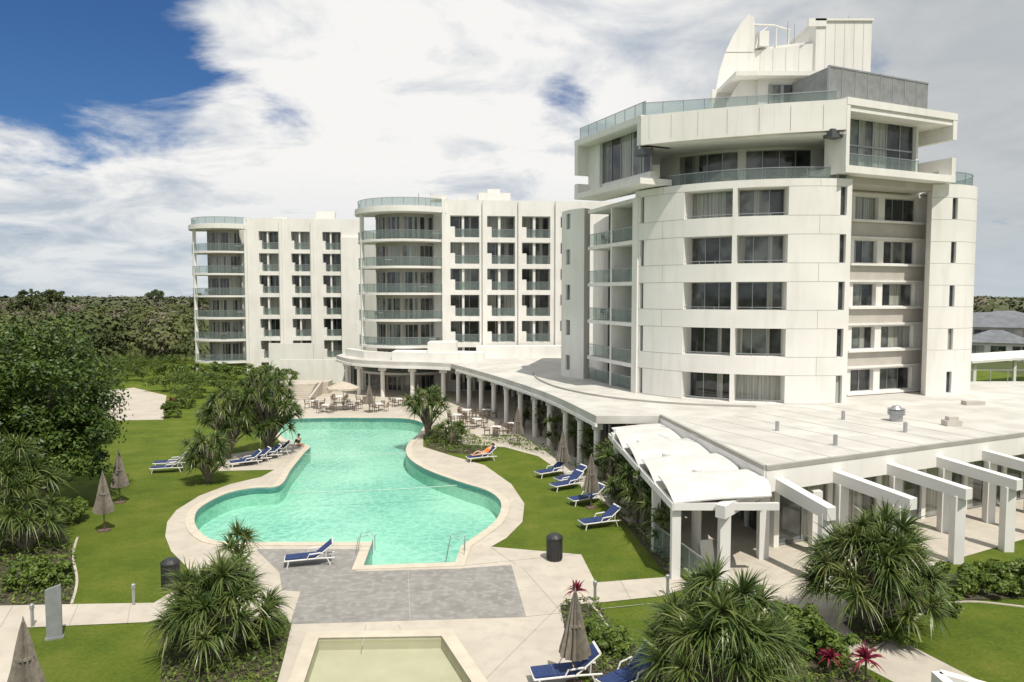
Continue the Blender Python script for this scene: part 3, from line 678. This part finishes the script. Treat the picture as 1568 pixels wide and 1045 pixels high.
for i in range(4):
    y0,y1=ys[i],ys[i+1]-0.05; n=8; vs=[]; fs=[]
    xl=6.2-0.15*i; xr=9.95-0.30*i; zo=3.22
    for a in range(n+1):
        t=a/n; z=zo+0.30*t+0.13*math.sin(math.pi*t)
        for x,dz in ((xl,-0.15),((xl+xr)/2,0.03),(xr,0.12)): vs.append((x+(0.3*math.sin(math.pi*t) if x==xr else 0),y0+(y1-y0)*t,z+dz))
    m=len(vs); vs+=[(x,y,z-0.05) for x,y,z in vs]
    for a in range(n):
        for b in range(2):
            q=(a*3+b,a*3+b+1,a*3+b+4,a*3+b+3); fs.append(q); fs.append(tuple(k+m for k in q[::-1]))
        fs.append((a*3,a*3+3,a*3+3+m,a*3+m)); fs.append((a*3+2,a*3+2+m,a*3+5+m,a*3+5))
    fs.append((0,m,m+1,1)); fs.append((1,m+1,m+2,2)); e=n*3; fs.append((e,e+1,e+1+m,e+m)); fs.append((e+1,e+2,e+2+m,e+1+m))
    C('canopy_panels',CANOPY).add(vs,fs)
    C('frame',WHITE2).beam((xl,y0+0.06),(xr+0.3,y0+0.06),0.16,zo-0.45,zo-0.17)
    C('frame',WHITE2).beam((xl+0.02,y0),(xl-0.1,y1+0.05),0.14,zo-0.48,zo-0.19)
for p in ((6.35,28.2),(6.2,31.3)): C('frame',WHITE2).box(p[0]-0.17,p[0]+0.17,p[1]-0.17,p[1]+0.17,0,2.8)
C.finish()
Pg=Grp('pergola',(15,29,0)); W=Pg('beams',WHITE2)
cor=(10.75,30.2)
W.beam(cor,(7.9,27.6),0.42,3.0,3.55,2.55,3.05); W.beam((10.9,30.1),(12.0,27.3),0.42,3.0,3.55,2.55,3.05)
for p in ((8.15,27.9),(11.9,27.6),(10.5,30.4),(12.9,30.9)): W.box(p[0]-0.2,p[0]+0.2,p[1]-0.2,p[1]+0.2,0,2.75)
for i in range(9):
    s=3.9+3.35*i; A=FRo.P(s,0.05,0); Bq=FRo.P(s,3.7,0)
    W.beam(A[:2],Bq[:2],0.42,3.0,3.5,2.75,3.2); q=FRo.P(s,3.25,0); W.box(q[0]-0.21,q[0]+0.21,q[1]-0.21,q[1]+0.21,0,2.8)
    q=FRo.P(s,0.4,0); W.box(q[0]-0.2,q[0]+0.2,q[1]-0.2,q[1]+0.2,0,2.995)
Pg.finish()
mb=MB(); a=G(1437,1090); b=G(1600,1140); mb.beam(a,b,0.25,0,1.1); mb.beam((a[0]-.1,a[1]),(a[0]-0.1,a[1]-3),0.25,0,1.1); mb.obj('garden_wall',WHITE)
mb=MB()
for i in range(8): mb.box(-24.6,-21.4,77+i*0.4,82,0.17*i,0.17*(i+1))
for x in (-24.8,-21.2): mb.hexa([(x-.12,76.8,0),(x+.12,76.8,0),(x+.12,82,0),(x-.12,82,0),(x-.12,76.8,0.3),(x+.12,76.8,0.3),(x+.12,82,1.5),(x-.12,82,1.5)])
mb.box(-26,-20.5,82,84,0,1.36); mb.obj('garden_steps',CONC)
mb=MB(); mb.box(-33,-27,100,100.3,0,4.5); mb.box(-29,-21,92,92.3,0,3.0); mb.obj('boundary_wall',WHITE)
# ---------------------------------------------------------------- furniture
def lounger_mesh():
    mb=MB(); mb.m=0
    for y in (-0.33,0.33):
        mb.tube([(0,y,0.30),(1.25,y,0.32),(1.95,y,0.30)],0.03,6)
        mb.tube([(1.2,y,0.33),(1.9,y,0.88)],0.028,6)
        mb.tube([(0.15,y,0.30),(0.08,y,0)],0.028,6); mb.tube([(1.65,y,0.30),(1.78,y,0)],0.028,6)
        mb.tube([(0.85,y*1.12,0.32),(0.95,y*1.12,0.52),(1.4,y*1.12,0.55),(1.45,y*1.1,0.5)],0.03,6)
        mb.tube([(1.6,y,0.3),(1.62,y,0.65)],0.02,5)
    mb.m=1
    def slab(x0,z0,x1,z1,t=0.06):
        mb.hexa([(x0,-0.3,z0),(x1,-0.3,z1),(x1,0.3,z1),(x0,0.3,z0),(x0-0.02,-0.3,z0+t),(x1-0.02,-0.3,z1+t),(x1-0.02,0.3,z1+t),(x0-0.02,0.3,z0+t)])
    slab(0.02,0.31,0.62,0.33); slab(0.64,0.33,1.22,0.34); slab(1.24,0.36,1.88,0.87)
    mb.m=0; mb.box(-0.03,0.02,-0.34,0.34,0.28,0.34); mb.hexa([(1.86,-.34,.86),(1.93,-.34,.9),(1.93,.34,.9),(1.86,.34,.86),(1.84,-.34,.92),(1.9,-.34,.96),(1.9,.34,.96),(1.84,.34,.92)])
    return mb.mesh('sun_lounger',[WHITE2,NAVY])
LM=lounger_mesh()
def lounge(u,v,deg,z=0.0):
    x,y=G(u,v); return place('sun_lounger',LM,(x,y,z),math.radians(deg))
for a in [(232,724,12),(237,716,10),(352,716,30),(368,712,35),(385,706,30),(400,700,25),(437,868,14,0.026),(716,708,22),(823,732,30),(846,752,30),(852,742,28),(874,774,25),(890,810,20),(815,1050,10,0.03),(925,1066,35)]: lounge(*a)
def umb_closed():
    mb=MB(); mb.m=0; mb.tube([(0,0,0),(0,0,2.7)],0.025,6); mb.tube([(0,0,0),(0,0,0.06)],0.28,12); mb.m=1
    n=24; vs=[];fs=[]; lev=[(2.72,0.03),(2.45,0.09),(2.0,0.17),(1.5,0.25),(1.1,0.34),(0.92,0.36)]
    for z,r in lev:
        for k in range(n):
            rr=r*(1+0.28*math.cos(k*math.pi)); a=2*math.pi*k/n; vs.append((rr*math.cos(a),rr*math.sin(a),z-(0.08*(k%2) if z<1 else 0)))
    for i in range(len(lev)-1):
        for k in range(n): k2=(k+1)%n; fs.append((i*n+k,(i+1)*n+k,(i+1)*n+k2,i*n+k2))
    mb.add(vs,fs); mb.tube([(0,0,1.75),(0,0,1.82)],0.23,12); mb.tube([(0,0,2.7),(0,0,2.85)],[0.04,0.01],6)
    return mb.mesh('closed_umbrella',[WOODM,CANVAS])
UM=umb_closed()
for u,v in ((184,770),(160,813),(862,728),(905,778),(880,1050),(793,682),(42,1110),(566,632),(640,635)):
    x,y=G(u,v); place('closed_umbrella',UM,(x,y,0.0),random.random())
def umb_open():
    mb=MB(); mb.m=0; mb.tube([(0,0,0),(0,0,2.5)],0.03,6); mb.tube([(0,0,0),(0,0,0.08)],0.3,12); mb.m=1; n=8; vs=[(0,0,2.75)]
    for r,z in ((0.8,2.5),(1.6,2.15),(1.6,1.97)):
        for k in range(n): a=2*math.pi*k/n; vs.append((r*math.cos(a),r*math.sin(a),z))
    fs=[(0,1+k,1+(k+1)%n) for k in range(n)]
    for i in range(2): fs+=[(1+i*n+k,1+(i+1)*n+k,1+(i+1)*n+(k+1)%n,1+i*n+(k+1)%n) for k in range(n)]
    mb.add(vs,fs); return mb.mesh('market_umbrella',[METAL,CREAMC])
UO=umb_open()
x,y=G(526,628); place('market_umbrella',UO,(x,y,0.012))
for u,v in ((500,632),(540,628),(580,630),(610,622),(560,618),(520,618),(640,625),(700,648),(730,655),(760,668),(715,640),(745,640),(785,662),(482,625)):
    x,y=G(u,v); dine(x,y,0.012)
def bin_(u,v,z=0.02):
    x,y=G(u,v); mb=MB(); mb.m=0; mb.tube([(0,0,0),(0,0,0.9)],[0.30,0.33],16); mb.tube([(0,0,0.9),(0,0,0.97),(0,0,1.08)],[0.35,0.35,0.22],16)
    for k in range(12): a=k*math.pi/6; mb.box(0.315*math.cos(a)-0.02,0.315*math.cos(a)+0.02,0.315*math.sin(a)-0.02,0.315*math.sin(a)+0.02,0.05,0.85)
    place('litter_bin',mb.mesh('litter_bin',[BLACK]),(x,y,z))
bin_(849,858); bin_(262,900)
x,y=G(84,978); mb=MB(); mb.box(-0.22,0.22,-0.06,0.06,0,1.55); mb.hexa([(-.22,-.06,1.55),(.22,-.06,1.55),(.22,.06,1.55),(-.22,.06,1.55),(-.22,-.06,1.62),(.22,-.06,1.75),(.22,.06,1.75),(-.22,.06,1.62)]); mb.box(-0.26,0.26,-0.1,0.1,0,0.06)
place('sign_pillar',mb.mesh('sign_pillar',[SIGNG]),(x,y,0),0.4)
for u,v in ((911,922),(50,960),(1022,912),(205,927)):
    x,y=G(u,v); mb=MB(); mb.tube([(0,0,0),(0,0,0.62)],0.055,10); mb.tube([(0,0,0.62),(0,0,0.75)],0.075,10); mb.tube([(0,0,0.75),(0,0,0.79)],[0.08,0.03],10); place('bollard_light',mb.mesh('bollard_light',[METAL]),(x,y,0))
Fn=Grp('pool_fence',(6.6,29,0)); ff=Fac('line',(6.0,31.5),(7.1,26.9)); rail(Fn,ff,0,ff.L,0,0,1.25,1.2); Fn.finish()
x,y=G(1080,862); mb=MB(); mb.hexa([(-.3,-.25,0),(.3,-.25,0),(.3,-.22,0),(-.3,-.22,0),(-.3,-.02,.95),(.3,-.02,.95),(.3,.01,.95),(-.3,.01,.95)]); mb.hexa([(-.3,.25,0),(.3,.25,0),(.3,.22,0),(-.3,.22,0),(-.3,.02,.95),(.3,.02,.95),(.3,.035,.95),(-.3,.035,.95)]); place('sandwich_board',mb.mesh('sandwich_board',[WHITE2]),(x,y,0.012),0.3)
# ---------------------------------------------------------------- people
def body(name,pts,loc,rot,clothm):
    ed=[(0,1),(1,2),(2,3),(3,4),(4,5),(2,6),(6,7),(7,8),(2,9),(9,10),(10,11),(0,12),(12,13),(13,14),(14,15),(0,16),(16,17),(17,18),(18,19)]
    ra=[0.14,0.125,0.14,0.055,0.09,0.07,0.06,0.042,0.03,0.06,0.042,0.03,0.09,0.06,0.04,0.03,0.09,0.06,0.04,0.03]
    me=bpy.data.meshes.new(name); me.from_pydata(pts,ed,[]); me.materials.append(SKIN)
    o=place(name,me,loc,rot); md=o.modifiers.new('skin','SKIN'); md.use_smooth_shade=True
    for i,r in enumerate(ra): me.skin_vertices[0].data[i].radius=(r,r)
    me.skin_vertices[0].data[0].use_root=True
    s=o.modifiers.new('sub','SUBSURF'); s.levels=1; s.render_levels=2
    g=bpy.data.meshes.new('shirt'); g.from_pydata(pts[0:3]+[pts[6],pts[9],pts[7],pts[10]],[(0,1),(1,2),(2,3),(2,4),(3,5),(4,6)],[]); g.materials.append(clothm)
    go=place('shirt',g,parent=o); go.modifiers.new('skin','SKIN').use_smooth_shade=True
    for i,r in enumerate([0.155,0.14,0.155,0.075,0.075,0.055,0.055]): g.skin_vertices[0].data[i].radius=(r,r)
    g.skin_vertices[0].data[0].use_root=True; sb=go.modifiers.new('sub','SUBSURF'); sb.render_levels=2
    hd=Vector(pts[4]); tp=Vector(pts[5]); 
    h=MB(); d=(tp-hd).normalized(); c=hd+d*0.04; h.tube([c-d*0.02+Vector((0.02,0,0)),c+d*0.05,c+d*0.1,c+d*0.13],[0.1,0.105,0.08,0.03],10); h.obj('hair',HAIR,parent=o,smooth=True)
x,y=G(716,708)
body('reclining_person',[(1.15,0,0.50),(1.32,0,0.60),(1.52,0,0.76),(1.68,0,0.90),(1.76,0,1.00),(1.82,0,1.09),(1.5,0.19,0.78),(1.30,0.27,0.62),(1.12,0.27,0.58),(1.5,-0.19,0.78),(1.30,-0.27,0.62),(1.12,-0.27,0.58),(1.10,0.1,0.49),(0.72,0.13,0.66),(0.38,0.12,0.44),(0.24,0.12,0.50),(1.10,-0.1,0.49),(0.66,-0.12,0.46),(0.26,-0.12,0.44),(0.18,-0.12,0.54)],(x,y,0),math.radians(22),ORANGE)
x,y=G(457,684)
body('seated_person',[(0,0,0.16),(0,0.02,0.34),(0,0,0.52),(0,-0.02,0.68),(0,-0.05,0.78),(0,-0.05,0.88),(-0.19,0,0.53),(-0.24,0.1,0.3),(-0.26,0.2,0.1),(0.19,0,0.53),(0.24,0.1,0.3),(0.26,0.2,0.1),(-0.1,-0.03,0.15),(-0.12,-0.42,0.18),(-0.12,-0.48,-0.22),(-0.12,-0.6,-0.28),(0.1,-0.03,0.15),(0.12,-0.42,0.18),(0.12,-0.48,-0.22),(0.12,-0.6,-0.28)],(x,y,0.02),math.radians(60),HAIR)
# ---------------------------------------------------------------- vegetation
tree('broadleaf_tree',(-24.6,38.5),(3.9,3.8,4.4),5.6,130,190,0.12,L_TREE,-0.8,[(-4.2,1.5,4.8,0.8),(1.6,-0.8,3.0,0.62),(-2.0,-2.0,3.0,0.7)])
tree('broadleaf_tree',(-37,47),(5,5,4.5),5.0,80,120,0.17,L_TREE,-0.7)
tree('broadleaf_tree',(-37,58),(3.4,3.2,3.0),3.4,60,120,0.15,L_SHR,-0.7)
tree('broadleaf_tree',(-43,70),(3.6,3.4,3.2),3.6,60,120,0.15,L_TREE,-0.7)
def big_ros(R,z0,z1,n):
    out=[]
    for i in range(n):
        a=i*2.4+random.uniform(-.3,.3); t=math.sqrt(random.random()); ph=math.acos(random.uniform(-0.75,1)); zc=(z0+z1)/2; rz=(z1-z0)/2
        r=R*t*math.sin(ph); z=zc+rz*t*math.cos(ph)
        r=R*(0.55+0.45*t)*math.sin(ph); z=zc+rz*(0.55+0.45*t)*math.cos(ph)
        out.append((r*math.cos(a),r*math.sin(a),z,math.cos(a)*0.8*math.sin(ph),math.sin(a)*0.8*math.sin(ph),0.7))
    return out
p=G(412,697); pandanus('pandanus_tree',p,big_ros(2.1,1.1,5.9,95),40,0.75,0.075)
p=G(350,702); pandanus('pandanus_tree',p,big_ros(1.7,0.9,4.7,60),40,0.75,0.075)
p=G(318,740); pandanus('pandanus_tree',p,big_ros(1.15,0.5,3.1,36),40,0.7,0.07)
p=G(655,672); pandanus('pandanus_tree',p,big_ros(1.5,1.4,3.9,36),40,0.8,0.075)
p=G(690,680); pandanus('pandanus_tree',p,big_ros(1.0,0.5,1.6,10),36,0.8,0.07)
p=G(335,1000); pandanus('pandanus_tree',(p[0],p[1]),dome_ros(1.5,2.55,38,0.35),75,0.9,0.055)
p=G(365,900); pandanus('pandanus_tree',(p[0],p[1]),[(0,0,2.0,0,0,1),(0.25,0.1,1.8,0.4,0,1),(-.3,0.1,1.5,-.4,0,1),(.1,-.2,1.3,.2,-.5,1)],80,0.9,0.055)
p=G(1100,1075); pandanus('pandanus_tree',(p[0],p[1]),dome_ros(1.7,3.05,50,0.35),80,1.0,0.06)
p=G(1335,965); pandanus('pandanus_tree',(p[0],p[1]),dome_ros(1.85,3.5,60,0.35),75,0.9,0.06)
p=G(5,835); pandanus('pandanus_tree',(p[0],p[1]),dome_ros(1.9,4.3,44,0.8),60,1.0,0.065)
p=G(40,850); pandanus('pandanus_tree',(p[0],p[1]),dome_ros(1.1,2.2,18,0.4),50,0.9,0.06)
for u,v,h in ((828,668,2.6),(850,690,2.2),(880,700,2.6),(905,720,2.6),(925,735,2.2),(938,760,3.0),(965,790,2.4),(985,815,2.8),(1005,835,2.4),(1022,850,2.0),(800,655,2.0),(1000,800,2.8),(955,745,2.4),(945,780,1.8),(975,805,1.8),(900,705,2.4)):
    x,y=G(u,v); pandanus('cane_palm',(x,y),[(random.uniform(-.5,.5),random.uniform(-.5,.5),h*random.uniform(0.35,1),random.uniform(-.5,.5),random.uniform(-.5,.5),1) for _ in range(10)],28,0.7,0.08)
def shrub(u,v,r,h,m=L_SHR,name='shrub',size=0.085,nl=110,n=30):
    x,y=G(u,v); V=crown((0,0,h*0.5),(r,r,h*0.55),n,nl,size,-0.9,0.35); place(name,mesh_np(name,V,quads(V),[m]),(x,y,0))
for a in ((1235,1000,0.9,1.3),(1275,1015,0.7,1.0),(1200,985,0.8,1.1),(940,1000,0.5,0.8),(905,985,0.45,0.7),(1465,905,1.0,1.0),(1510,905,1.1,1.0),(1555,905,1.1,1.0),(1600,900,1.2,1.1),(1160,1030,0.8,0.9),(40,900,1.0,1.0),(85,895,0.7,0.8),(262,640,1.0,1.4),(282,625,1.4,1.8),(285,600,2.2,2.6),(300,610,1.8,2.4),(330,590,1.8,1.6),(1440,940,0.7,0.8),(1380,985,0.6,0.7),(700,672,0.8,1.2),(105,800,0.9,1.2),(420,600,1.5,2.4),(440,590,1.5,2.0),(350,608,1.5,1.8),(290,975,0.7,0.8),(400,985,0.7,0.7),(225,583,2.0,3.0),(180,585,2.2,3.2),(255,580,2.4,3.2),(205,577,2.6,3.6),(150,680,1.3,2.0),(120,700,1.5,2.2)): shrub(*a)
for u,v,s in ((882,935,1.0),(1325,1050,1.1),(1270,1040,0.9),(262,628,1.2)):
    x,y=G(u,v); V,Q=strap(np.array([0,0,0.7*s]),(0,0,1),46,0.55*s,0.09,0.6); e=empty('cordyline',(x,y,0)); place('leaves',mesh_np('leaves',V,Q,[L_RED]),parent=e); t=MB(); t.tube([(0,0,0),(0,0,0.72*s)],0.03,6); t.obj('stem',BARK,parent=e)
V=np.concatenate([crown((x,y,1.0),(2.2,1.4,1.3),14,70,0.17,-0.3,0.4) for x,y in [(-44+i*2.6,95+1.5*math.sin(i)) for i in range(9)]]+[crown((x,y,0.8),(1.8,1.4,1.3),14,70,0.15,-0.3,0.4) for x,y in [(-40+i*2.6,84+2*math.sin(i*2)) for i in range(6)]])
place('hedge',mesh_np('hedge',V,quads(V),[L_SHR]))
def forest(name,xs,ys,Rr,hh,nl,size,mats,dryp=0.22):
    n=len(xs); R=rng.uniform(*Rr,n); h=rng.uniform(*hh,n)
    d=nrm(rng.normal(size=(n*nl,3))); d[:,2]=np.abs(d[:,2])-0.15; ci=np.repeat(np.arange(n),nl)
    lob=1+0.22*np.sin(d[:,0]*6+ci)*np.cos(d[:,1]*7+ci*1.7)+0.1*np.sin(d[:,2]*11+ci*2.3)
    P=np.stack([xs[ci]+d[:,0]*R[ci]*lob,ys[ci]+d[:,1]*R[ci]*lob,h[ci]-R[ci]*0.8+d[:,2]*R[ci]*0.8*lob],1)+rng.normal(size=(len(ci),3))*0.12
    V=leaves(P,nrm(d+rng.normal(size=d.shape)*0.28+np.array([0,0,.2])),size*rng.uniform(0.6,1.3,len(P)),0.7)
    dry=(rng.random(n)<dryp).astype(int)
    return place(name,mesh_np(name,V,quads(V),mats,dry[ci]))
def wedge(n,y0,y1,k0,k1):
    y=np.sqrt(rng.uniform(y0*y0,y1*y1,n)); x=y*rng.uniform(k0,k1,n); return x,y
x,y=wedge(480,80,280,-0.82,-0.44); k=~((x>-54)&(y<125)); x,y=x[k],y[k]
forest('forest',x,y,(2.4,5.2),(3.0,8.4),420,0.36,[L_FOR,L_FORB],0.22)
x,y=wedge(900,280,900,-0.95,-0.3); forest('distant_forest',x,y,(6,13),(6.0,10.8),150,1.15,[L_DIS,L_FORB],0.12)
x,y=wedge(700,190,800,-0.3,0.5); forest('distant_forest',x,y,(5,9),(7,10.2),50,1.6,[L_DIS,L_DIS])
x,y=wedge(600,185,800,0.5,1.0); forest('distant_forest',x,y,(4,9),(6.0,11.0),120,1.0,[L_DIS,L_FORB],0.1)
x,y=wedge(12,118,128,0.56,0.9); forest('forest',x,y,(1.2,2.0),(1.5,2.6),260,0.25,[L_FOR,L_FOR])
x,y=wedge(26,150,180,0.56,0.9); forest('forest',x,y,(2,3.5),(4,7),260,0.35,[L_FOR,L_FOR])
# emergent trees breaking the skyline
for x,y,h in ((-118,190,12.3),(-150,230,12.8),(-98,150,10.8),(-170,240,12.5),(-125,260,12.8),(-86,205,11.6),(150,210,12.0),(190,260,12.6)):
    tree('bushland_tree',(x,y),(3.4,3.4,2.6),h-2.4,28,60,0.34,L_FOR,-0.4)
def house(x,y,w,d,h,rot):
    g=Grp('suburban_house',(0,0,0)); wl=g('walls',WHITE if random.random()<0.6 else BEIGE); wl.box(-w/2,w/2,-d/2,d/2,0,h)
    r=g('roof',DROOF); o=0.6; r.add([(-w/2-o,-d/2-o,h),(w/2+o,-d/2-o,h),(w/2+o,d/2+o,h),(-w/2-o,d/2+o,h),(-w/2+d/2,0,h+2.0),(w/2-d/2,0,h+2.0)],[(0,1,5,4),(1,2,5),(2,3,4,5),(3,0,4),(0,3,2,1)])
    f=Fac('line',(-w/2,-d/2-0.03),(w/2,-d/2-0.03))
    for i in range(3):
        window(g,f,w*(0.08+0.31*i),w*(0.30+0.31*i),0.9,min(h-0.5,2.5),0.05,2,0.2)
        if h>4: window(g,f,w*(0.08+0.31*i),w*(0.30+0.31*i),3.3,h-0.4,0.05,2,0.2)
    if h>4: wl.box(-w/2,w/2,-d/2-1.2,-d/2,2.8,3.0)
    e=g.finish(); e.location=(x,y,0); e.rotation_euler=(0,0,rot)
for a in ((90,135,12,9,5.3,-0.5),(104,142,11,9,5.5,-0.4),(96,150,11,8,5.6,-0.6),(118,150,12,9,5.6,-0.5),(98,163,12,9,5.8,-0.3),(112,168,14,9,5.5,0.2),(84,128,10,8,3.0,-0.5)): house(*a)
g=Grp('carport',(60,85,0)); g('roof',WHITE2).prism([(50,80),(72,92),(70,98),(48,86)],3.6,3.85)
for x,y in ((51,81.2),(58,85),(65,89),(71,92.4),(49,85.5),(69,96.5)): g('posts',WHITE2).box(x-0.15,x+0.15,y-0.15,y+0.15,0,3.6)
g.finish()
# ---------------------------------------------------------------- light, sky, camera
EL=math.radians(61); AZ=math.radians(154)
sv=Vector((math.cos(EL)*math.sin(AZ),math.cos(EL)*math.cos(AZ),math.sin(EL)))
sl=bpy.data.lights.new('sun','SUN'); sl.energy=4.6; sl.angle=math.radians(0.5); sl.color=(1.0,0.94,0.84)
so=bpy.data.objects.new('sun',sl); bpy.context.scene.collection.objects.link(so); so.rotation_euler=sv.to_track_quat('Z','Y').to_euler(); so.location=(0,0,60)
w=bpy.data.worlds.new('World'); bpy.context.scene.world=w; w.use_nodes=True; nt=w.node_tree; N=nt.nodes; L=nt.links
bg=N['Background']; bg.inputs['Strength'].default_value=0.1
sky=N.new('ShaderNodeTexSky'); sky.sky_type='NISHITA'; sky.sun_disc=False; sky.sun_elevation=EL; sky.sun_rotation=AZ
tc=N.new('ShaderNodeTexCoord')
sep=N.new('ShaderNodeSeparateXYZ'); L.new(tc.outputs['Generated'],sep.inputs[0])
def M(op,a,b=None,c=None,clamp=False):
    n=N.new('ShaderNodeMath'); n.operation=op; n.use_clamp=clamp
    for i,v in enumerate((a,b,c)):
        if v is None: continue
        if isinstance(v,(int,float)): n.inputs[i].default_value=v
        else: L.new(v,n.inputs[i])
    return n.outputs[0]
zc=M('ADD',M('MAXIMUM',sep.outputs[2],0.0),0.20)
cv=N.new('ShaderNodeCombineXYZ'); L.new(M('DIVIDE',sep.outputs[0],zc),cv.inputs[0]); L.new(M('DIVIDE',sep.outputs[1],zc),cv.inputs[1])
def noise(scale,detail,off,dist=0.0,rough=0.55):
    mp=N.new('ShaderNodeMapping'); mp.inputs['Location'].default_value=off; L.new(cv.outputs[0],mp.inputs[0])
    n=N.new('ShaderNodeTexNoise'); n.inputs['Scale'].default_value=scale; n.inputs['Detail'].default_value=detail; n.inputs['Roughness'].default_value=rough; n.inputs['Distortion'].default_value=dist
    L.new(mp.outputs[0],n.inputs['Vector']); return n.outputs['Fac']
def direc(u,v):
    a=(u-CU)/F;b=-(v-CV)/F; d=Vector((a,math.cos(PT)+b*math.sin(PT),-math.sin(PT)+b*math.cos(PT))); return d.normalized()
def patch(u,v,r0,r1,amt):
    vm=N.new('ShaderNodeVectorMath'); vm.operation='DISTANCE'; L.new(tc.outputs['Generated'],vm.inputs[0]); vm.inputs[1].default_value=direc(u,v)
    mr=N.new('ShaderNodeMapRange'); mr.interpolation_type='SMOOTHSTEP'; mr.inputs['From Min'].default_value=r0; mr.inputs['From Max'].default_value=r1; mr.inputs['To Min'].default_value=amt; mr.inputs['To Max'].default_value=0
    L.new(vm.outputs['Value'],mr.inputs['Value']); return mr.outputs[0]
n1=noise(1.6,7,(3.1,1.7,0),0.35,0.62)
clear=M('ADD',M('ADD',patch(80,20,0.02,0.26,0.36),patch(250,100,0.01,0.12,0.22)),M('ADD',M('ADD',patch(430,165,0.0,0.07,0.18),patch(860,160,0.0,0.07,0.2)),M('ADD',patch(700,55,0.0,0.07,0.12),patch(20,150,0.01,0.14,0.14))))
dens=M('SUBTRACT',M('ADD',n1,0.13),clear)
mr=N.new('ShaderNodeMapRange'); mr.interpolation_type='SMOOTHSTEP'; mr.inputs['From Min'].default_value=0.30; mr.inputs['From Max'].default_value=0.52; L.new(dens,mr.inputs['Value'])
n2=noise(2.3,7,(7.3,2.2,0),0.4,0.6)
sh=M('ADD',n2,patch(560,170,0.05,0.42,0.15))
ramp=N.new('ShaderNodeValToRGB'); e=ramp.color_ramp.elements; e[0].position=0.38; e[0].color=(4.7,5.3,6.1,1); e[1].position=0.60; e[1].color=(9.3,9.2,9.0,1)
L.new(sh,ramp.inputs['Fac'])
gr=N.new('ShaderNodeMapRange'); gr.interpolation_type='SMOOTHSTEP'; gr.inputs['From Min'].default_value=0.10; gr.inputs['From Max'].default_value=0.5; gr.inputs['To Max'].default_value=0.82; L.new(sep.outputs[0],gr.inputs['Value'])
mg=N.new('ShaderNodeMixRGB'); L.new(gr.outputs[0],mg.inputs[0]); L.new(ramp.outputs[0],mg.inputs[1]); mg.inputs[2].default_value=(4.9,5.15,5.3,1)
hz=N.new('ShaderNodeMapRange'); hz.inputs['From Min'].default_value=0.0; hz.inputs['From Max'].default_value=0.16; hz.inputs['To Min'].default_value=0.6; hz.inputs['To Max'].default_value=0.0; L.new(sep.outputs[2],hz.inputs['Value'])
mh=N.new('ShaderNodeMixRGB'); L.new(hz.outputs[0],mh.inputs[0]); L.new(mg.outputs[0],mh.inputs[1]); mh.inputs[2].default_value=(5.4,6.2,6.8,1)
hs=N.new('ShaderNodeMixRGB'); hs.blend_type='MULTIPLY'; hs.inputs[0].default_value=1.0; hs.inputs[2].default_value=(0.30,0.52,0.82,1); L.new(sky.outputs[0],hs.inputs[1])
mx=N.new('ShaderNodeMixRGB'); L.new(mr.outputs[0],mx.inputs[0]); L.new(hs.outputs[0],mx.inputs[1]); L.new(mh.outputs[0],mx.inputs[2])
L.new(mx.outputs[0],bg.inputs['Color'])
cam=bpy.data.cameras.new('camera'); co=bpy.data.objects.new('camera',cam); bpy.context.scene.collection.objects.link(co)
co.location=(0,0,H); co.rotation_euler=(math.pi/2-PT,0,0); cam.sensor_width=36; cam.lens=36*F/1568; cam.clip_end=9000; cam.clip_start=0.1
sc=bpy.context.scene; sc.camera=co; sc.view_settings.view_transform='Standard'; sc.view_settings.look='None'; sc.view_settings.exposure=0
